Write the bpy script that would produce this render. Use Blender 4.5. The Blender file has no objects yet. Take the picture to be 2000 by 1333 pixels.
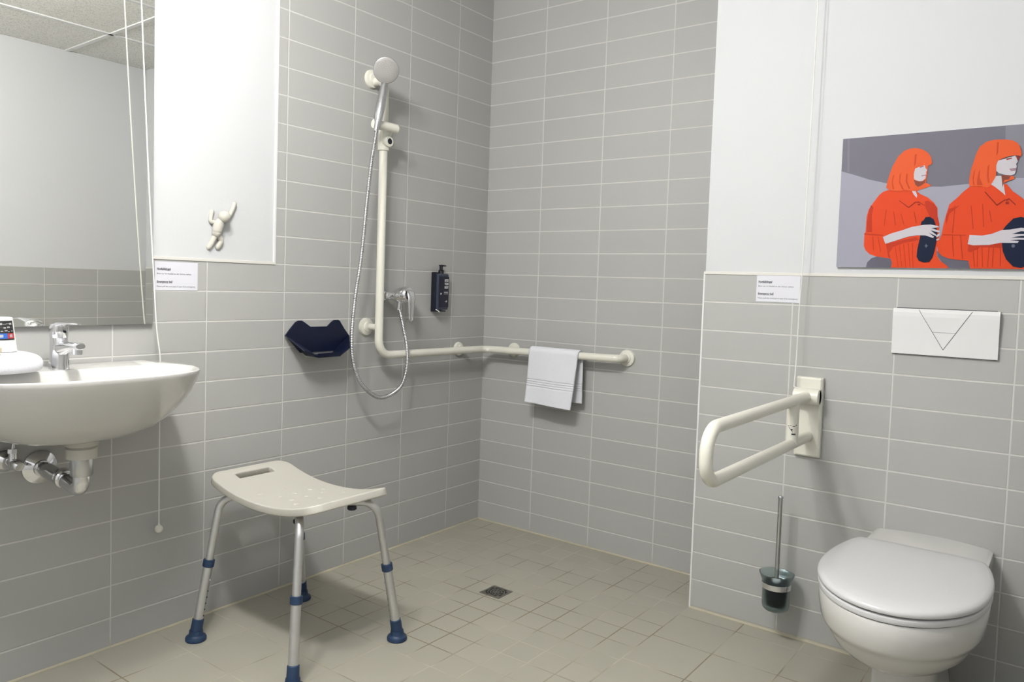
import bpy, bmesh, math, random
from mathutils import Vector, Matrix
from mathutils.geometry import tessellate_polygon

SC = bpy.context.scene
COL = SC.collection
PI = math.pi
random.seed(4)

# ------------------------------------------------------------------ camera
YAW, PITCH, ROLL = 0.9176, -0.05059, 0.03221
fwd = Vector((math.sin(YAW) * math.cos(PITCH), math.cos(YAW) * math.cos(PITCH), math.sin(PITCH)))
r0 = Vector((math.cos(YAW), -math.sin(YAW), 0))
u0 = r0.cross(fwd)
rgt = r0 * math.cos(ROLL) + u0 * math.sin(ROLL)
upv = u0 * math.cos(ROLL) - r0 * math.sin(ROLL)
cd = bpy.data.cameras.new('camera')
cam = bpy.data.objects.new('camera', cd)
COL.objects.link(cam)
M = Matrix((rgt, upv, -fwd)).transposed().to_4x4()
M.translation = Vector((-2.93645, -2.30861, 1.1436))
cam.matrix_world = M
cd.sensor_width = 36.0
cd.lens = 1514.113 / 2000 * 36
cd.shift_x = 0.0175
cd.shift_y = -0.01678
cd.clip_start = 0.02
SC.camera = cam

# ------------------------------------------------------------------ world, lights, exposure
CEIL = 2.485
SC.view_settings.view_transform = 'Standard'
SC.view_settings.look = 'None'
SC.view_settings.gamma = 1.0
SC.view_settings.exposure = 0.0
SC.view_settings.use_curve_mapping = False
w = bpy.data.worlds.new('world')
SC.world = w
w.use_nodes = True
w.node_tree.nodes['Background'].inputs[0].default_value = (0.9, 0.95, 1.0, 1)
w.node_tree.nodes['Background'].inputs[1].default_value = 0.05

# two opal globe lamps under the ceiling: (x, y, emission strength)
LAMPS = [(-2.24, -0.92, 170.0), (-2.24, -1.24, 218.0)]
# glowing fill panel added out of view behind the camera: x, y, half sizes, emission strength
FILL_PANEL = (-3.12, -1.85, 0.29, 0.59, 4.0)
LAMP_COL = (1.0, 0.985, 0.965)
SC.cycles.diffuse_bounces = 2


# ------------------------------------------------------------------ material helpers
def newmat(name):
    m = bpy.data.materials.new(name)
    m.use_nodes = True
    nt = m.node_tree
    return m, nt, nt.nodes['Principled BSDF']


def setin(b, k, v):
    if k in b.inputs:
        b.inputs[k].default_value = v


def plain(name, col, rough=0.5, metal=0.0, spec=0.5, coat=0.0, noise=0.0, nscale=20.0, bump=0.0, bscale=300.0):
    m, nt, b = newmat(name)
    setin(b, 'Base Color', (*col, 1))
    setin(b, 'Roughness', rough)
    setin(b, 'Metallic', metal)
    setin(b, 'Specular IOR Level', spec)
    setin(b, 'Coat Weight', coat)
    setin(b, 'Coat Roughness', 0.08)
    L = nt.links
    tc = nt.nodes.new('ShaderNodeTexCoord')
    if noise > 0:
        n = nt.nodes.new('ShaderNodeTexNoise')
        n.inputs['Scale'].default_value = nscale
        n.inputs['Detail'].default_value = 4
        L.new(tc.outputs['Object'], n.inputs['Vector'])
        mx = nt.nodes.new('ShaderNodeMix')
        mx.data_type = 'RGBA'
        mx.inputs[6].default_value = (*[c * (1 - noise) for c in col], 1)
        mx.inputs[7].default_value = (*[min(1, c * (1 + noise)) for c in col], 1)
        L.new(n.outputs[0], mx.inputs[0])
        L.new(mx.outputs[2], b.inputs['Base Color'])
    if bump > 0:
        n = nt.nodes.new('ShaderNodeTexNoise')
        n.inputs['Scale'].default_value = bscale
        n.inputs['Detail'].default_value = 3
        L.new(tc.outputs['Object'], n.inputs['Vector'])
        bp = nt.nodes.new('ShaderNodeBump')
        bp.inputs['Strength'].default_value = bump
        bp.inputs['Distance'].default_value = 0.002
        L.new(n.outputs[0], bp.inputs['Height'])
        L.new(bp.outputs[0], b.inputs['Normal'])
    return m


class NG:
    """tiny math-node builder"""
    def __init__(s, nt):
        s.nt = nt

    def m(s, op, a, b=None, c=None, clamp=False):
        n = s.nt.nodes.new('ShaderNodeMath')
        n.operation = op
        n.use_clamp = clamp
        for i, v in enumerate((a, b, c)):
            if v is None:
                continue
            if isinstance(v, (int, float)):
                n.inputs[i].default_value = v
            else:
                s.nt.links.new(v, n.inputs[i])
        return n.outputs[0]

    def line(s, coord, period, offset, width, soft):
        """1 inside a grout line, 0 on the tile; coord in metres"""
        u = s.m('DIVIDE', s.m('SUBTRACT', coord, offset), period)
        fr = s.m('SUBTRACT', u, s.m('FLOOR', u))
        d = s.m('MULTIPLY', s.m('MINIMUM', fr, s.m('SUBTRACT', 1.0, fr)), period)
        return s.m('DIVIDE', s.m('SUBTRACT', width / 2 + soft, d), soft, clamp=True), s.m('FLOOR', u)


def tile_mat(name, axis, uoff, uper, voff, vper, col, grout, extra=None):
    m, nt, b = newmat(name)
    g = NG(nt)
    L = nt.links
    geo = nt.nodes.new('ShaderNodeNewGeometry')
    sx = nt.nodes.new('ShaderNodeSeparateXYZ')
    L.new(geo.outputs['Position'], sx.inputs[0])
    U = sx.outputs[axis]
    V = sx.outputs[2]
    lu, iu = g.line(U, uper, uoff, 0.0032, 0.0014)
    lv, iv = g.line(V, vper, voff, 0.0032, 0.0014)
    mask = g.m('MAXIMUM', lu, lv)
    cx = nt.nodes.new('ShaderNodeCombineXYZ')
    L.new(iu, cx.inputs[0])
    L.new(iv, cx.inputs[1])
    wn = nt.nodes.new('ShaderNodeTexWhiteNoise')
    L.new(cx.outputs[0], wn.inputs['Vector'])
    ns = nt.nodes.new('ShaderNodeTexNoise')
    ns.inputs['Scale'].default_value = 2.2
    ns.inputs['Detail'].default_value = 4
    L.new(geo.outputs['Position'], ns.inputs['Vector'])
    k = g.m('ADD', g.m('MULTIPLY', g.m('SUBTRACT', wn.outputs['Value'], 0.5), 0.035),
            g.m('MULTIPLY', g.m('SUBTRACT', ns.outputs[0], 0.5), 0.05))
    hs = nt.nodes.new('ShaderNodeHueSaturation')
    hs.inputs['Color'].default_value = (*col, 1)
    L.new(g.m('ADD', k, 1.0), hs.inputs['Value'])
    # grout: yellowed near the floor, where water stands
    gn = nt.nodes.new('ShaderNodeTexNoise')
    gn.inputs['Scale'].default_value = 9
    L.new(geo.outputs['Position'], gn.inputs['Vector'])
    yel = g.m('MULTIPLY', g.m('SUBTRACT', 0.035, V), 30.0, clamp=True)
    gm = nt.nodes.new('ShaderNodeMix')
    gm.data_type = 'RGBA'
    L.new(yel, gm.inputs[0])
    gm.inputs[6].default_value = (*grout, 1)
    gm.inputs[7].default_value = (0.50, 0.46, 0.33, 1)
    mx = nt.nodes.new('ShaderNodeMix')
    mx.data_type = 'RGBA'
    L.new(mask, mx.inputs[0])
    L.new(hs.outputs[0], mx.inputs[6])
    L.new(gm.outputs[2], mx.inputs[7])
    L.new(mx.outputs[2], b.inputs['Base Color'])
    L.new(g.m('ADD', g.m('MULTIPLY', mask, 0.45), 0.36), b.inputs['Roughness'])
    setin(b, 'Specular IOR Level', 0.35)
    bp = nt.nodes.new('ShaderNodeBump')
    bp.inputs['Strength'].default_value = 0.6
    bp.inputs['Distance'].default_value = 0.0015
    L.new(g.m('SUBTRACT', 1.0, mask), bp.inputs['Height'])
    L.new(bp.outputs[0], b.inputs['Normal'])
    return m


def floor_mat():
    m, nt, b = newmat('floor_tile')
    g = NG(nt)
    L = nt.links
    geo = nt.nodes.new('ShaderNodeNewGeometry')
    sx = nt.nodes.new('ShaderNodeSeparateXYZ')
    L.new(geo.outputs['Position'], sx.inputs[0])
    X, Y = sx.outputs[0], sx.outputs[1]
    W, S = 0.0026, 0.0013
    sm_x, ax = g.line(X, 0.1035, -1.24, W, S)
    sm_y, ay = g.line(Y, 0.1018, 0.0, W, S)
    lf_x, bx = g.line(X, 0.2065, -1.24, W, S)
    lf_y, by = g.line(Y, 0.2025, 0.0, W, S)
    rt_x, cx_ = g.line(X, 0.209, -0.388, W, S)
    rt_y, cy_ = g.line(Y, 0.2045, -1.2216, W, S)
    is_rt = g.m('LESS_THAN', Y, -1.2216)
    is_lf = g.m('MULTIPLY', g.m('LESS_THAN', X, -1.24), g.m('SUBTRACT', 1.0, is_rt))
    is_sm = g.m('SUBTRACT', g.m('SUBTRACT', 1.0, is_rt), is_lf)

    def sel(a, bb, c):
        return g.m('ADD', g.m('ADD', g.m('MULTIPLY', a, is_sm), g.m('MULTIPLY', bb, is_lf)), g.m('MULTIPLY', c, is_rt))
    mask = sel(g.m('MAXIMUM', sm_x, sm_y), g.m('MAXIMUM', lf_x, lf_y), g.m('MAXIMUM', rt_x, rt_y))
    iu = sel(ax, bx, cx_)
    iv = sel(ay, g.m('ADD', by, 50.0), g.m('ADD', cy_, 90.0))
    cx = nt.nodes.new('ShaderNodeCombineXYZ')
    L.new(iu, cx.inputs[0])
    L.new(iv, cx.inputs[1])
    wn = nt.nodes.new('ShaderNodeTexWhiteNoise')
    L.new(cx.outputs[0], wn.inputs['Vector'])
    ns = nt.nodes.new('ShaderNodeTexNoise')
    ns.inputs['Scale'].default_value = 3.0
    ns.inputs['Detail'].default_value = 6
    L.new(geo.outputs['Position'], ns.inputs['Vector'])
    k = g.m('ADD', g.m('MULTIPLY', g.m('SUBTRACT', wn.outputs['Value'], 0.5), 0.05),
            g.m('MULTIPLY', g.m('SUBTRACT', ns.outputs[0], 0.5), 0.16))
    hs = nt.nodes.new('ShaderNodeHueSaturation')
    hs.inputs['Color'].default_value = (0.40, 0.382, 0.315, 1)
    L.new(g.m('ADD', k, 1.0), hs.inputs['Value'])
    # joints: pale where clean, brown where dirty
    gn = nt.nodes.new('ShaderNodeTexNoise')
    gn.inputs['Scale'].default_value = 3.7
    gn.inputs['Detail'].default_value = 2
    L.new(geo.outputs['Position'], gn.inputs['Vector'])
    gm = nt.nodes.new('ShaderNodeMix')
    gm.data_type = 'RGBA'
    L.new(g.m('MULTIPLY', g.m('SUBTRACT', gn.outputs[0], 0.38), 5.0, clamp=True), gm.inputs[0])
    gm.inputs[6].default_value = (0.50, 0.47, 0.37, 1)
    gm.inputs[7].default_value = (0.20, 0.16, 0.095, 1)
    mx = nt.nodes.new('ShaderNodeMix')
    mx.data_type = 'RGBA'
    L.new(g.m('MULTIPLY', mask, 0.9), mx.inputs[0])
    L.new(hs.outputs[0], mx.inputs[6])
    L.new(gm.outputs[2], mx.inputs[7])
    L.new(mx.outputs[2], b.inputs['Base Color'])
    setin(b, 'Roughness', 0.42)
    setin(b, 'Specular IOR Level', 0.35)
    bp = nt.nodes.new('ShaderNodeBump')
    bp.inputs['Strength'].default_value = 0.35
    bp.inputs['Distance'].default_value = 0.001
    n2 = nt.nodes.new('ShaderNodeTexNoise')
    n2.inputs['Scale'].default_value = 60
    L.new(geo.outputs['Position'], n2.inputs['Vector'])
    L.new(g.m('ADD', g.m('SUBTRACT', 1.0, mask), g.m('MULTIPLY', n2.outputs[0], 0.3)), bp.inputs['Height'])
    L.new(bp.outputs[0], b.inputs['Normal'])
    return m


def ceiling_mat():
    m, nt, b = newmat('ceiling_tile')
    g = NG(nt)
    L = nt.links
    geo = nt.nodes.new('ShaderNodeNewGeometry')
    ns = nt.nodes.new('ShaderNodeTexNoise')
    ns.inputs['Scale'].default_value = 160
    ns.inputs['Detail'].default_value = 2
    L.new(geo.outputs['Position'], ns.inputs['Vector'])
    cr = nt.nodes.new('ShaderNodeValToRGB')
    cr.color_ramp.elements[0].position = 0.36
    cr.color_ramp.elements[0].color = (0.62, 0.61, 0.57, 1)
    cr.color_ramp.elements[1].position = 0.5
    cr.color_ramp.elements[1].color = (0.90, 0.89, 0.85, 1)
    L.new(ns.outputs[0], cr.inputs[0])
    L.new(cr.outputs[0], b.inputs['Base Color'])
    setin(b, 'Roughness', 0.95)
    return m


TILE = (0.448, 0.447, 0.430)
GROUT = (0.64, 0.63, 0.60)
M_TA = tile_mat('wall_tile_shower', 0, -0.24242, 0.31035, -0.008, 0.1, TILE, GROUT)
M_TB = tile_mat('wall_tile_back', 1, -0.3073, 0.31035, -0.008, 0.1, TILE, GROUT)
M_TC = tile_mat('wall_tile_toilet', 1, -1.53256, 0.31035, 0.0083, 0.1, TILE, GROUT)
M_TD = tile_mat('wall_tile_entrance', 0, -0.615, 0.31, -0.008, 0.1, TILE, GROUT)
M_FLOOR = floor_mat()
M_CEIL = ceiling_mat()
M_PLASTER = plain('white_wall_paint', (0.645, 0.655, 0.665), 0.7, bump=0.12, bscale=120)
M_TRIM = plain('white_plastic_trim', (0.74, 0.72, 0.67), 0.35)
M_CREAM = plain('cream_nylon', (0.80, 0.785, 0.69), 0.28, spec=0.5)
M_CREAM2 = plain('ivory_plastic', (0.57, 0.55, 0.485), 0.4, spec=0.4, bump=0.1, bscale=500)
M_CERAMIC = plain('white_ceramic', (0.68, 0.67, 0.64), 0.12, spec=0.5, coat=0.3)
M_LID = plain('white_seat_plastic', (0.72, 0.72, 0.725), 0.22, spec=0.5)
M_CHROME = plain('chrome', (0.78, 0.78, 0.80), 0.07, metal=1.0)
M_DCHROME = plain('chrome_dull', (0.55, 0.56, 0.58), 0.22, metal=1.0)
M_ALU = plain('brushed_aluminium', (0.62, 0.62, 0.62), 0.38, metal=0.85, noise=0.05, nscale=80)
M_BLUE = plain('navy_rubber', (0.013, 0.036, 0.088), 0.5)
M_NAVY = plain('navy_plastic', (0.003, 0.006, 0.024), 0.42, spec=0.35)
M_BLACK = plain('black_plastic', (0.006, 0.007, 0.016), 0.35)
M_BLACKM = plain('black_matte', (0.012, 0.012, 0.012), 0.6)
M_DGREY = plain('dark_grey_plastic', (0.02, 0.025, 0.04), 0.5)
M_GREYP = plain('grey_rubber_face', (0.34, 0.33, 0.315), 0.5, bump=0.3, bscale=700)
M_TOWEL = plain('white_terry', (0.84, 0.845, 0.89), 0.95, spec=0.1, bump=0.8, bscale=420)
M_PAPER = plain('white_paper', (0.74, 0.74, 0.79), 0.7)
M_INK = plain('black_ink', (0.03, 0.03, 0.04), 0.6)
M_WINK = plain('white_print', (0.8, 0.8, 0.82), 0.5)
M_WPLA = plain('white_plastic', (0.80, 0.80, 0.795), 0.25)
M_GAP = plain('dark_joint', (0.08, 0.08, 0.08), 0.8)
M_SOAP = plain('beige_wrapper', (0.72, 0.62, 0.44), 0.6)
M_BRISTLE = plain('black_bristle', (0.008, 0.010, 0.018), 0.7)
M_STEEL = plain('stainless_steel', (0.36, 0.35, 0.32), 0.33, metal=1.0)
M_HOLE = plain('drain_dark', (0.01, 0.01, 0.008), 0.9)
M_CORD = plain('white_cord', (0.84, 0.83, 0.79), 0.6)
M_CUP = plain('white_cup_paper', (0.84, 0.84, 0.82), 0.5)

M_MIRROR, nt, b = newmat('mirror_silver')
setin(b, 'Base Color', (0.93, 0.935, 0.90, 1))
setin(b, 'Metallic', 1.0)
setin(b, 'Roughness', 0.0)
M_MEDGE = plain('mirror_edge', (0.16, 0.18, 0.17), 0.3)

M_FROST, nt, b = newmat('frosted_glass')
setin(b, 'Base Color', (0.62, 0.72, 0.72, 1))
setin(b, 'Roughness', 0.32)
setin(b, 'Transmission Weight', 1.0)
setin(b, 'IOR', 1.3)

M_TERRY_HOSE = plain('hose_metal', (0.60, 0.60, 0.62), 0.25, metal=1.0)


# ------------------------------------------------------------------ mesh helpers
def link(o, parent=None):
    COL.objects.link(o)
    if parent is not None:
        o.parent = parent
    return o


def add_mesh(name, verts, faces, mat, parent=None, smooth=True, bevel=0.0, seg=2, sub=0, solid=0.0, mats=None, fmat=None, auto=True):
    me = bpy.data.meshes.new(name)
    me.from_pydata([tuple(v) for v in verts], [], faces)
    bm = bmesh.new()
    bm.from_mesh(me)
    bmesh.ops.recalc_face_normals(bm, faces=bm.faces)
    bm.to_mesh(me)
    bm.free()
    for mm in (mats or [mat]):
        me.materials.append(mm)
    if fmat:
        for p, i in zip(me.polygons, fmat):
            p.material_index = i
    for p in me.polygons:
        p.use_smooth = smooth
    o = bpy.data.objects.new(name, me)
    link(o, parent)
    if solid:
        md = o.modifiers.new('solid', 'SOLIDIFY')
        md.thickness = solid
        md.offset = 0
    if bevel > 0:
        md = o.modifiers.new('bevel', 'BEVEL')
        md.width = bevel
        md.segments = seg
        md.limit_method = 'ANGLE'
        md.angle_limit = math.radians(35)
        md.harden_normals = False
    if sub:
        md = o.modifiers.new('sub', 'SUBSURF')
        md.levels = sub
        md.render_levels = sub
    if smooth and auto:
        try:
            me.set_sharp_from_angle(angle=math.radians(40))
        except Exception:
            pass
    return o


class MB:
    """collects shapes into one mesh"""
    def __init__(s):
        s.v = []
        s.f = []
        s.mi = []
        s.cur = 0

    def add(s, verts, faces):
        n = len(s.v)
        s.v += [Vector(v) for v in verts]
        s.f += [tuple(i + n for i in f) for f in faces]
        s.mi += [s.cur] * len(faces)

    def box(s, x0, x1, y0, y1, z0, z1):
        s.add([(x0, y0, z0), (x1, y0, z0), (x1, y1, z0), (x0, y1, z0), (x0, y0, z1), (x1, y0, z1), (x1, y1, z1), (x0, y1, z1)],
              [(0, 3, 2, 1), (4, 5, 6, 7), (0, 1, 5, 4), (1, 2, 6, 5), (2, 3, 7, 6), (3, 0, 4, 7)])

    def loft(s, rings, cap0=True, cap1=True, closed=True):
        n = len(rings[0])
        vs = [v for r in rings for v in r]
        fs = []
        for i in range(len(rings) - 1):
            for j in range(n if closed else n - 1):
                k = (j + 1) % n
                fs.append((i * n + j, i * n + k, (i + 1) * n + k, (i + 1) * n + j))
        if cap0:
            fs.append(tuple(reversed(range(n))))
        if cap1:
            fs.append(tuple(range((len(rings) - 1) * n, len(rings) * n)))
        s.add(vs, fs)

    def tube(s, path, r, seg=16, cap=True):
        pts = [Vector(p) for p in path]
        n = len(pts)
        rs = r if isinstance(r, (list, tuple)) else [r] * n
        rings = []
        t0 = (pts[1] - pts[0]).normalized()
        ref = Vector((0, 0, 1)) if abs(t0.z) < 0.9 else Vector((1, 0, 0))
        nrm = t0.cross(ref).normalized()
        prev = t0
        for i in range(n):
            if i == 0:
                t = t0
            elif i == n - 1:
                t = (pts[i] - pts[i - 1]).normalized()
            else:
                t = ((pts[i + 1] - pts[i]).normalized() + (pts[i] - pts[i - 1]).normalized()).normalized()
            ax = prev.cross(t)
            if ax.length > 1e-7:
                nrm = (Matrix.Rotation(prev.angle(t), 3, ax.normalized()) @ nrm).normalized()
            nrm = (nrm - t * nrm.dot(t)).normalized()
            b = t.cross(nrm)
            prev = t
            rings.append([pts[i] + (nrm * math.cos(a) + b * math.sin(a)) * rs[i] for a in [2 * PI * k / seg for k in range(seg)]])
        s.loft(rings, cap, cap)

    def lathe(s, prof, origin, axis, seg=32, cap0=True, cap1=True, sx=1.0, sy=1.0, xref=None):
        """prof = [(radius, height)] along axis"""
        ax = Vector(axis).normalized()
        ref = Vector(xref) if xref else (Vector((0, 0, 1)) if abs(ax.z) < 0.9 else Vector((1, 0, 0)))
        a1 = (ref - ax * ref.dot(ax)).normalized()
        a2 = ax.cross(a1)
        o = Vector(origin)
        rings = [[o + ax * h + (a1 * math.cos(t) * sx + a2 * math.sin(t) * sy) * max(r, 1e-5) for t in [2 * PI * k / seg for k in range(seg)]] for r, h in prof]
        s.loft(rings, cap0, cap1)

    def ball(s, c, r, seg=24, sc=(1, 1, 1)):
        n = seg // 2
        rings = []
        for i in range(n + 1):
            a = -PI / 2 + PI * i / n
            rings.append([(c[0] + sc[0] * r * math.cos(a) * math.cos(t), c[1] + sc[1] * r * math.cos(a) * math.sin(t), c[2] + sc[2] * r * math.sin(a)) for t in [2 * PI * k / seg for k in range(seg)]])
        s.loft(rings)

    def build(s, name, mat, parent=None, **kw):
        if isinstance(mat, list):
            return add_mesh(name, s.v, s.f, None, parent, mats=mat, fmat=s.mi, **kw)
        return add_mesh(name, s.v, s.f, mat, parent, **kw)


def fillet(pts, r, n=8):
    """round the corners of a polyline"""
    pts = [Vector(p) for p in pts]
    rr = r if isinstance(r, (list, tuple)) else [r] * len(pts)
    out = [pts[0]]
    for i in range(1, len(pts) - 1):
        a, b, c = pts[i - 1], pts[i], pts[i + 1]
        d1 = (a - b).normalized()
        d2 = (c - b).normalized()
        ang = d1.angle(d2)
        if ang > PI - 0.02 or rr[i] <= 0:
            out.append(b)
            continue
        t = min(rr[i] / math.tan(ang / 2), (a - b).length * 0.49, (c - b).length * 0.49)
        R = t * math.tan(ang / 2)
        cen = b + (d1 + d2).normalized() * (R / math.sin(ang / 2))
        p0 = b + d1 * t - cen
        p1 = b + d2 * t - cen
        w_ = p0.angle(p1)
        for k in range(n + 1):
            f = k / n
            out.append(cen + (p0 * math.sin((1 - f) * w_) + p1 * math.sin(f * w_)) / math.sin(w_))
    out.append(pts[-1])
    return out


def smooth_path(pts, n=10):
    """Catmull-Rom"""
    P = [Vector(p) for p in pts]
    P = [P[0] * 2 - P[1]] + P + [P[-1] * 2 - P[-2]]
    out = []
    for i in range(1, len(P) - 2):
        for k in range(n):
            t = k / n
            out.append(0.5 * ((2 * P[i]) + (P[i + 1] - P[i - 1]) * t + (2 * P[i - 1] - 5 * P[i] + 4 * P[i + 1] - P[i + 2]) * t * t + (3 * P[i] - P[i - 1] - 3 * P[i + 1] + P[i + 2]) * t ** 3))
    out.append(P[-2])
    return out


def thing(name, label, cat, loc=(0, 0, 0), group=None):
    o = bpy.data.objects.new(name, None)
    o.empty_display_size = 0.05
    COL.objects.link(o)
    o['label'] = label
    o['category'] = cat
    if group:
        o['group'] = group
    if tuple(loc) != (0, 0, 0):
        PEND.append((o, Vector(loc)))
    return o


PEND = []


def settle():
    """move every thing's empty to its base without moving its parts"""
    for o, loc in PEND:
        o.location = loc
        for c in o.children:
            c.matrix_parent_inverse = Matrix.Translation(-loc)
    PEND.clear()


def tag(o, label, cat, group=None):
    o['label'] = label
    o['category'] = cat
    if group:
        o['group'] = group
    return o


def struct(o):
    o['kind'] = 'structure'
    return o


def poly_prism(name, pts, axis, a0, a1, mat, parent=None, **kw):
    """extrude a 2D outline; axis 'x' -> pts are (y,z), 'y' -> (x,z), 'z' -> (x,y)"""
    def P(p, a):
        return {'x': (a, p[0], p[1]), 'y': (p[0], a, p[1]), 'z': (p[0], p[1], a)}[axis]
    n = len(pts)
    vs = [P(p, a0) for p in pts] + [P(p, a1) for p in pts]
    tri = tessellate_polygon([[Vector((p[0], p[1], 0)) for p in pts]])
    fs = [tuple(t) for t in tri] + [tuple(i + n for i in reversed(t)) for t in tri]
    fs += [(i, (i + 1) % n, n + (i + 1) % n, n + i) for i in range(n)]
    return add_mesh(name, vs, fs, mat, parent, **kw)


def text_mesh(body, size, bold=0.0):
    cu = bpy.data.curves.new('txt', 'FONT')
    cu.body = body
    cu.size = size
    cu.offset = bold
    cu.resolution_u = 2
    o = bpy.data.objects.new('txt', cu)
    COL.objects.link(o)
    dg = bpy.context.evaluated_depsgraph_get()
    me = bpy.data.meshes.new_from_object(o.evaluated_get(dg))
    bpy.data.objects.remove(o)
    bpy.data.curves.remove(cu)
    vs = [v.co.copy() for v in me.vertices]
    fs = [tuple(p.vertices) for p in me.polygons]
    bpy.data.meshes.remove(me)
    return vs, fs


def text_on(mb, body, size, org, ux, uy, bold=0.0, width=None):
    vs, fs = text_mesh(body, size, bold)
    if not vs:
        return
    w0 = max(v.x for v in vs)
    k = (width / w0) if width else 1.0
    o, ux, uy = Vector(org), Vector(ux), Vector(uy)
    mb.add([o + ux * (v.x * k) + uy * v.y for v in vs], fs)


# ------------------------------------------------------------------ the room
XC = -0.3047        # face of the toilet wall
YS = -1.2243        # where the toilet wall steps forward
YB = -2.605         # entrance wall
XL = -3.6           # left wall
LEDGE = 1.193
LEDGEC = 1.2083


def quad_wall(name, verts, mat):
    return struct(add_mesh(name, verts, [tuple(range(len(verts)))], mat, smooth=False))


struct(add_mesh('floor', [(XL, YB, 0), (0.1, YB, 0), (0.1, 0.1, 0), (XL, 0.1, 0), (XL, YB, -0.1), (0.1, YB, -0.1), (0.1, 0.1, -0.1), (XL, 0.1, -0.1)],
                [(0, 1, 2, 3), (7, 6, 5, 4), (0, 4, 5, 1), (1, 5, 6, 2), (2, 6, 7, 3), (3, 7, 4, 0)], M_FLOOR, smooth=False))
struct(add_mesh('ceiling', [(XL, YB, CEIL), (0.1, YB, CEIL), (0.1, 0.1, CEIL), (XL, 0.1, CEIL), (XL, YB, CEIL + .1), (0.1, YB, CEIL + .1), (0.1, 0.1, CEIL + .1), (XL, 0.1, CEIL + .1)],
                [(0, 1, 2, 3), (7, 6, 5, 4), (0, 4, 5, 1), (1, 5, 6, 2), (2, 6, 7, 3), (3, 7, 4, 0)], M_CEIL, smooth=False))

# shower wall (plane y = 0): tiled low part, tiled full height right of the white panel
XW = -1.217
mb = MB()
mb.cur = 0
mb.box(XL, 0.1, 0.0, 0.1, -0.02, LEDGE)
mb.box(XW, 0.1, 0.0, 0.1, LEDGE, CEIL)
mb.cur = 1
mb.box(XL, XW, 0.003, 0.1, LEDGE, CEIL)
struct(mb.build('wall_shower', [M_TA, M_PLASTER], smooth=False))
mb = MB()
mb.cur = 0
mb.box(0.0, 0.1, YS - 0.1, 0.0, -0.02, CEIL)
struct(mb.build('wall_back', [M_TB], smooth=False))
mb = MB()
mb.cur = 0
mb.box(XC, 0.1, YB, YS, -0.02, LEDGEC)
mb.cur = 1
mb.box(XC + 0.003, 0.1, YB - 0.05, YS - 0.003, LEDGEC, CEIL)
struct(mb.build('wall_toilet', [M_TC, M_PLASTER], smooth=False))
mb = MB()
mb.cur = 0
mb.box(XL, XC + 0.1, YB - 0.1, YB, -0.02, 1.192)
mb.cur = 1
mb.box(XL, XC + 0.1, YB - 0.1, YB - 0.003, 1.192, CEIL)
struct(mb.build('wall_entrance', [M_TD, M_PLASTER], smooth=False))
mb = MB()
mb.cur = 0
mb.box(XL - 0.1, XL, YB, 0, -0.02, CEIL)
struct(mb.build('wall_left', [M_PLASTER], smooth=False))

# tile edging strips
mb = MB()
mb.box(XL, XW, -0.003, 0.004, LEDGE - 0.004, LEDGE + 0.006)
struct(mb.build('trim_1', M_TRIM, smooth=False, bevel=0.001))
mb = MB()
mb.box(XW - 0.006, XW + 0.003, -0.002, 0.004, LEDGE - 0.004, CEIL)
struct(mb.build('trim_2', M_WPLA, smooth=False, bevel=0.001))
mb = MB()
mb.box(XC - 0.003, XC + 0.004, YB, YS, LEDGEC - 0.004, LEDGEC + 0.006)
struct(mb.build('trim_3', M_TRIM, smooth=False, bevel=0.001))
mb = MB()
mb.box(XC - 0.0015, XC + 0.006, YS - 0.004, YS + 0.0025, 0.0, LEDGEC + 0.005)
struct(mb.build('trim_4', M_WPLA, smooth=False, bevel=0.001))
# silicone joints at the floor
mb = MB()
mb.tube([(XL, -0.001, 0.001), (0.0, -0.001, 0.001)], 0.005, 8)
mb.tube([(-0.001, 0, 0.001), (-0.001, YS, 0.001)], 0.005, 8)
mb.tube([(XC - 0.001, YS, 0.001), (XC - 0.001, YB, 0.001)], 0.004, 8)
M_SIL = plain('yellowed_silicone', (0.50, 0.46, 0.34), 0.5, noise=0.15, nscale=12)
struct(mb.build('trim_5', M_SIL))

# suspended-ceiling rails
mb = MB()
for k in range(0, 6):
    x = -0.795 - 0.6 * k
    if x > XL:
        mb.box(x - 0.012, x + 0.012, YB, 0, CEIL - 0.006, CEIL + 0.002)
for k in range(0, 4):
    y = YB + 0.53 + 0.6 * k
    mb.box(XL, 0, y - 0.012, y + 0.012, CEIL - 0.006, CEIL + 0.002)
struct(mb.build('trim_6', M_WPLA, smooth=False))

# ceiling lamps: ceiling plate and stem and glowing opal globe
for i, (lx, ly, p) in enumerate(LAMPS):
    t = thing('ceiling_lamp', 'round opal globe ceiling lamp, %s' % ['nearest the washbasin wall and the mirror', 'further from the washbasin, over the middle of the room'][i], 'ceiling light', (lx, ly, CEIL - 0.02), 'round ceiling lamps')
    mb = MB()
    mb.lathe([(0.10, 0.0), (0.10, -0.022), (0.094, -0.026), (0.02, -0.026)], (lx, ly, CEIL - 0.001), (0, 0, 1), 40)
    mb.lathe([(0.02, 0.0), (0.02, -0.05), (0.035, -0.052), (0.035, -0.062)], (lx, ly, CEIL - 0.027), (0, 0, 1), 24)
    mb.build('base_plate', M_WPLA, t)
    m, nt, b = newmat('opal_glass_lit')
    setin(b, 'Base Color', (0.9, 0.9, 0.9, 1))
    setin(b, 'Emission Color', (*LAMP_COL, 1))
    setin(b, 'Emission Strength', p)
    mb = MB()
    mb.ball((lx, ly, CEIL - 0.155), 0.088, 32, (1, 1, 0.9))
    mb.build('opal_globe', m, t)

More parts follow.
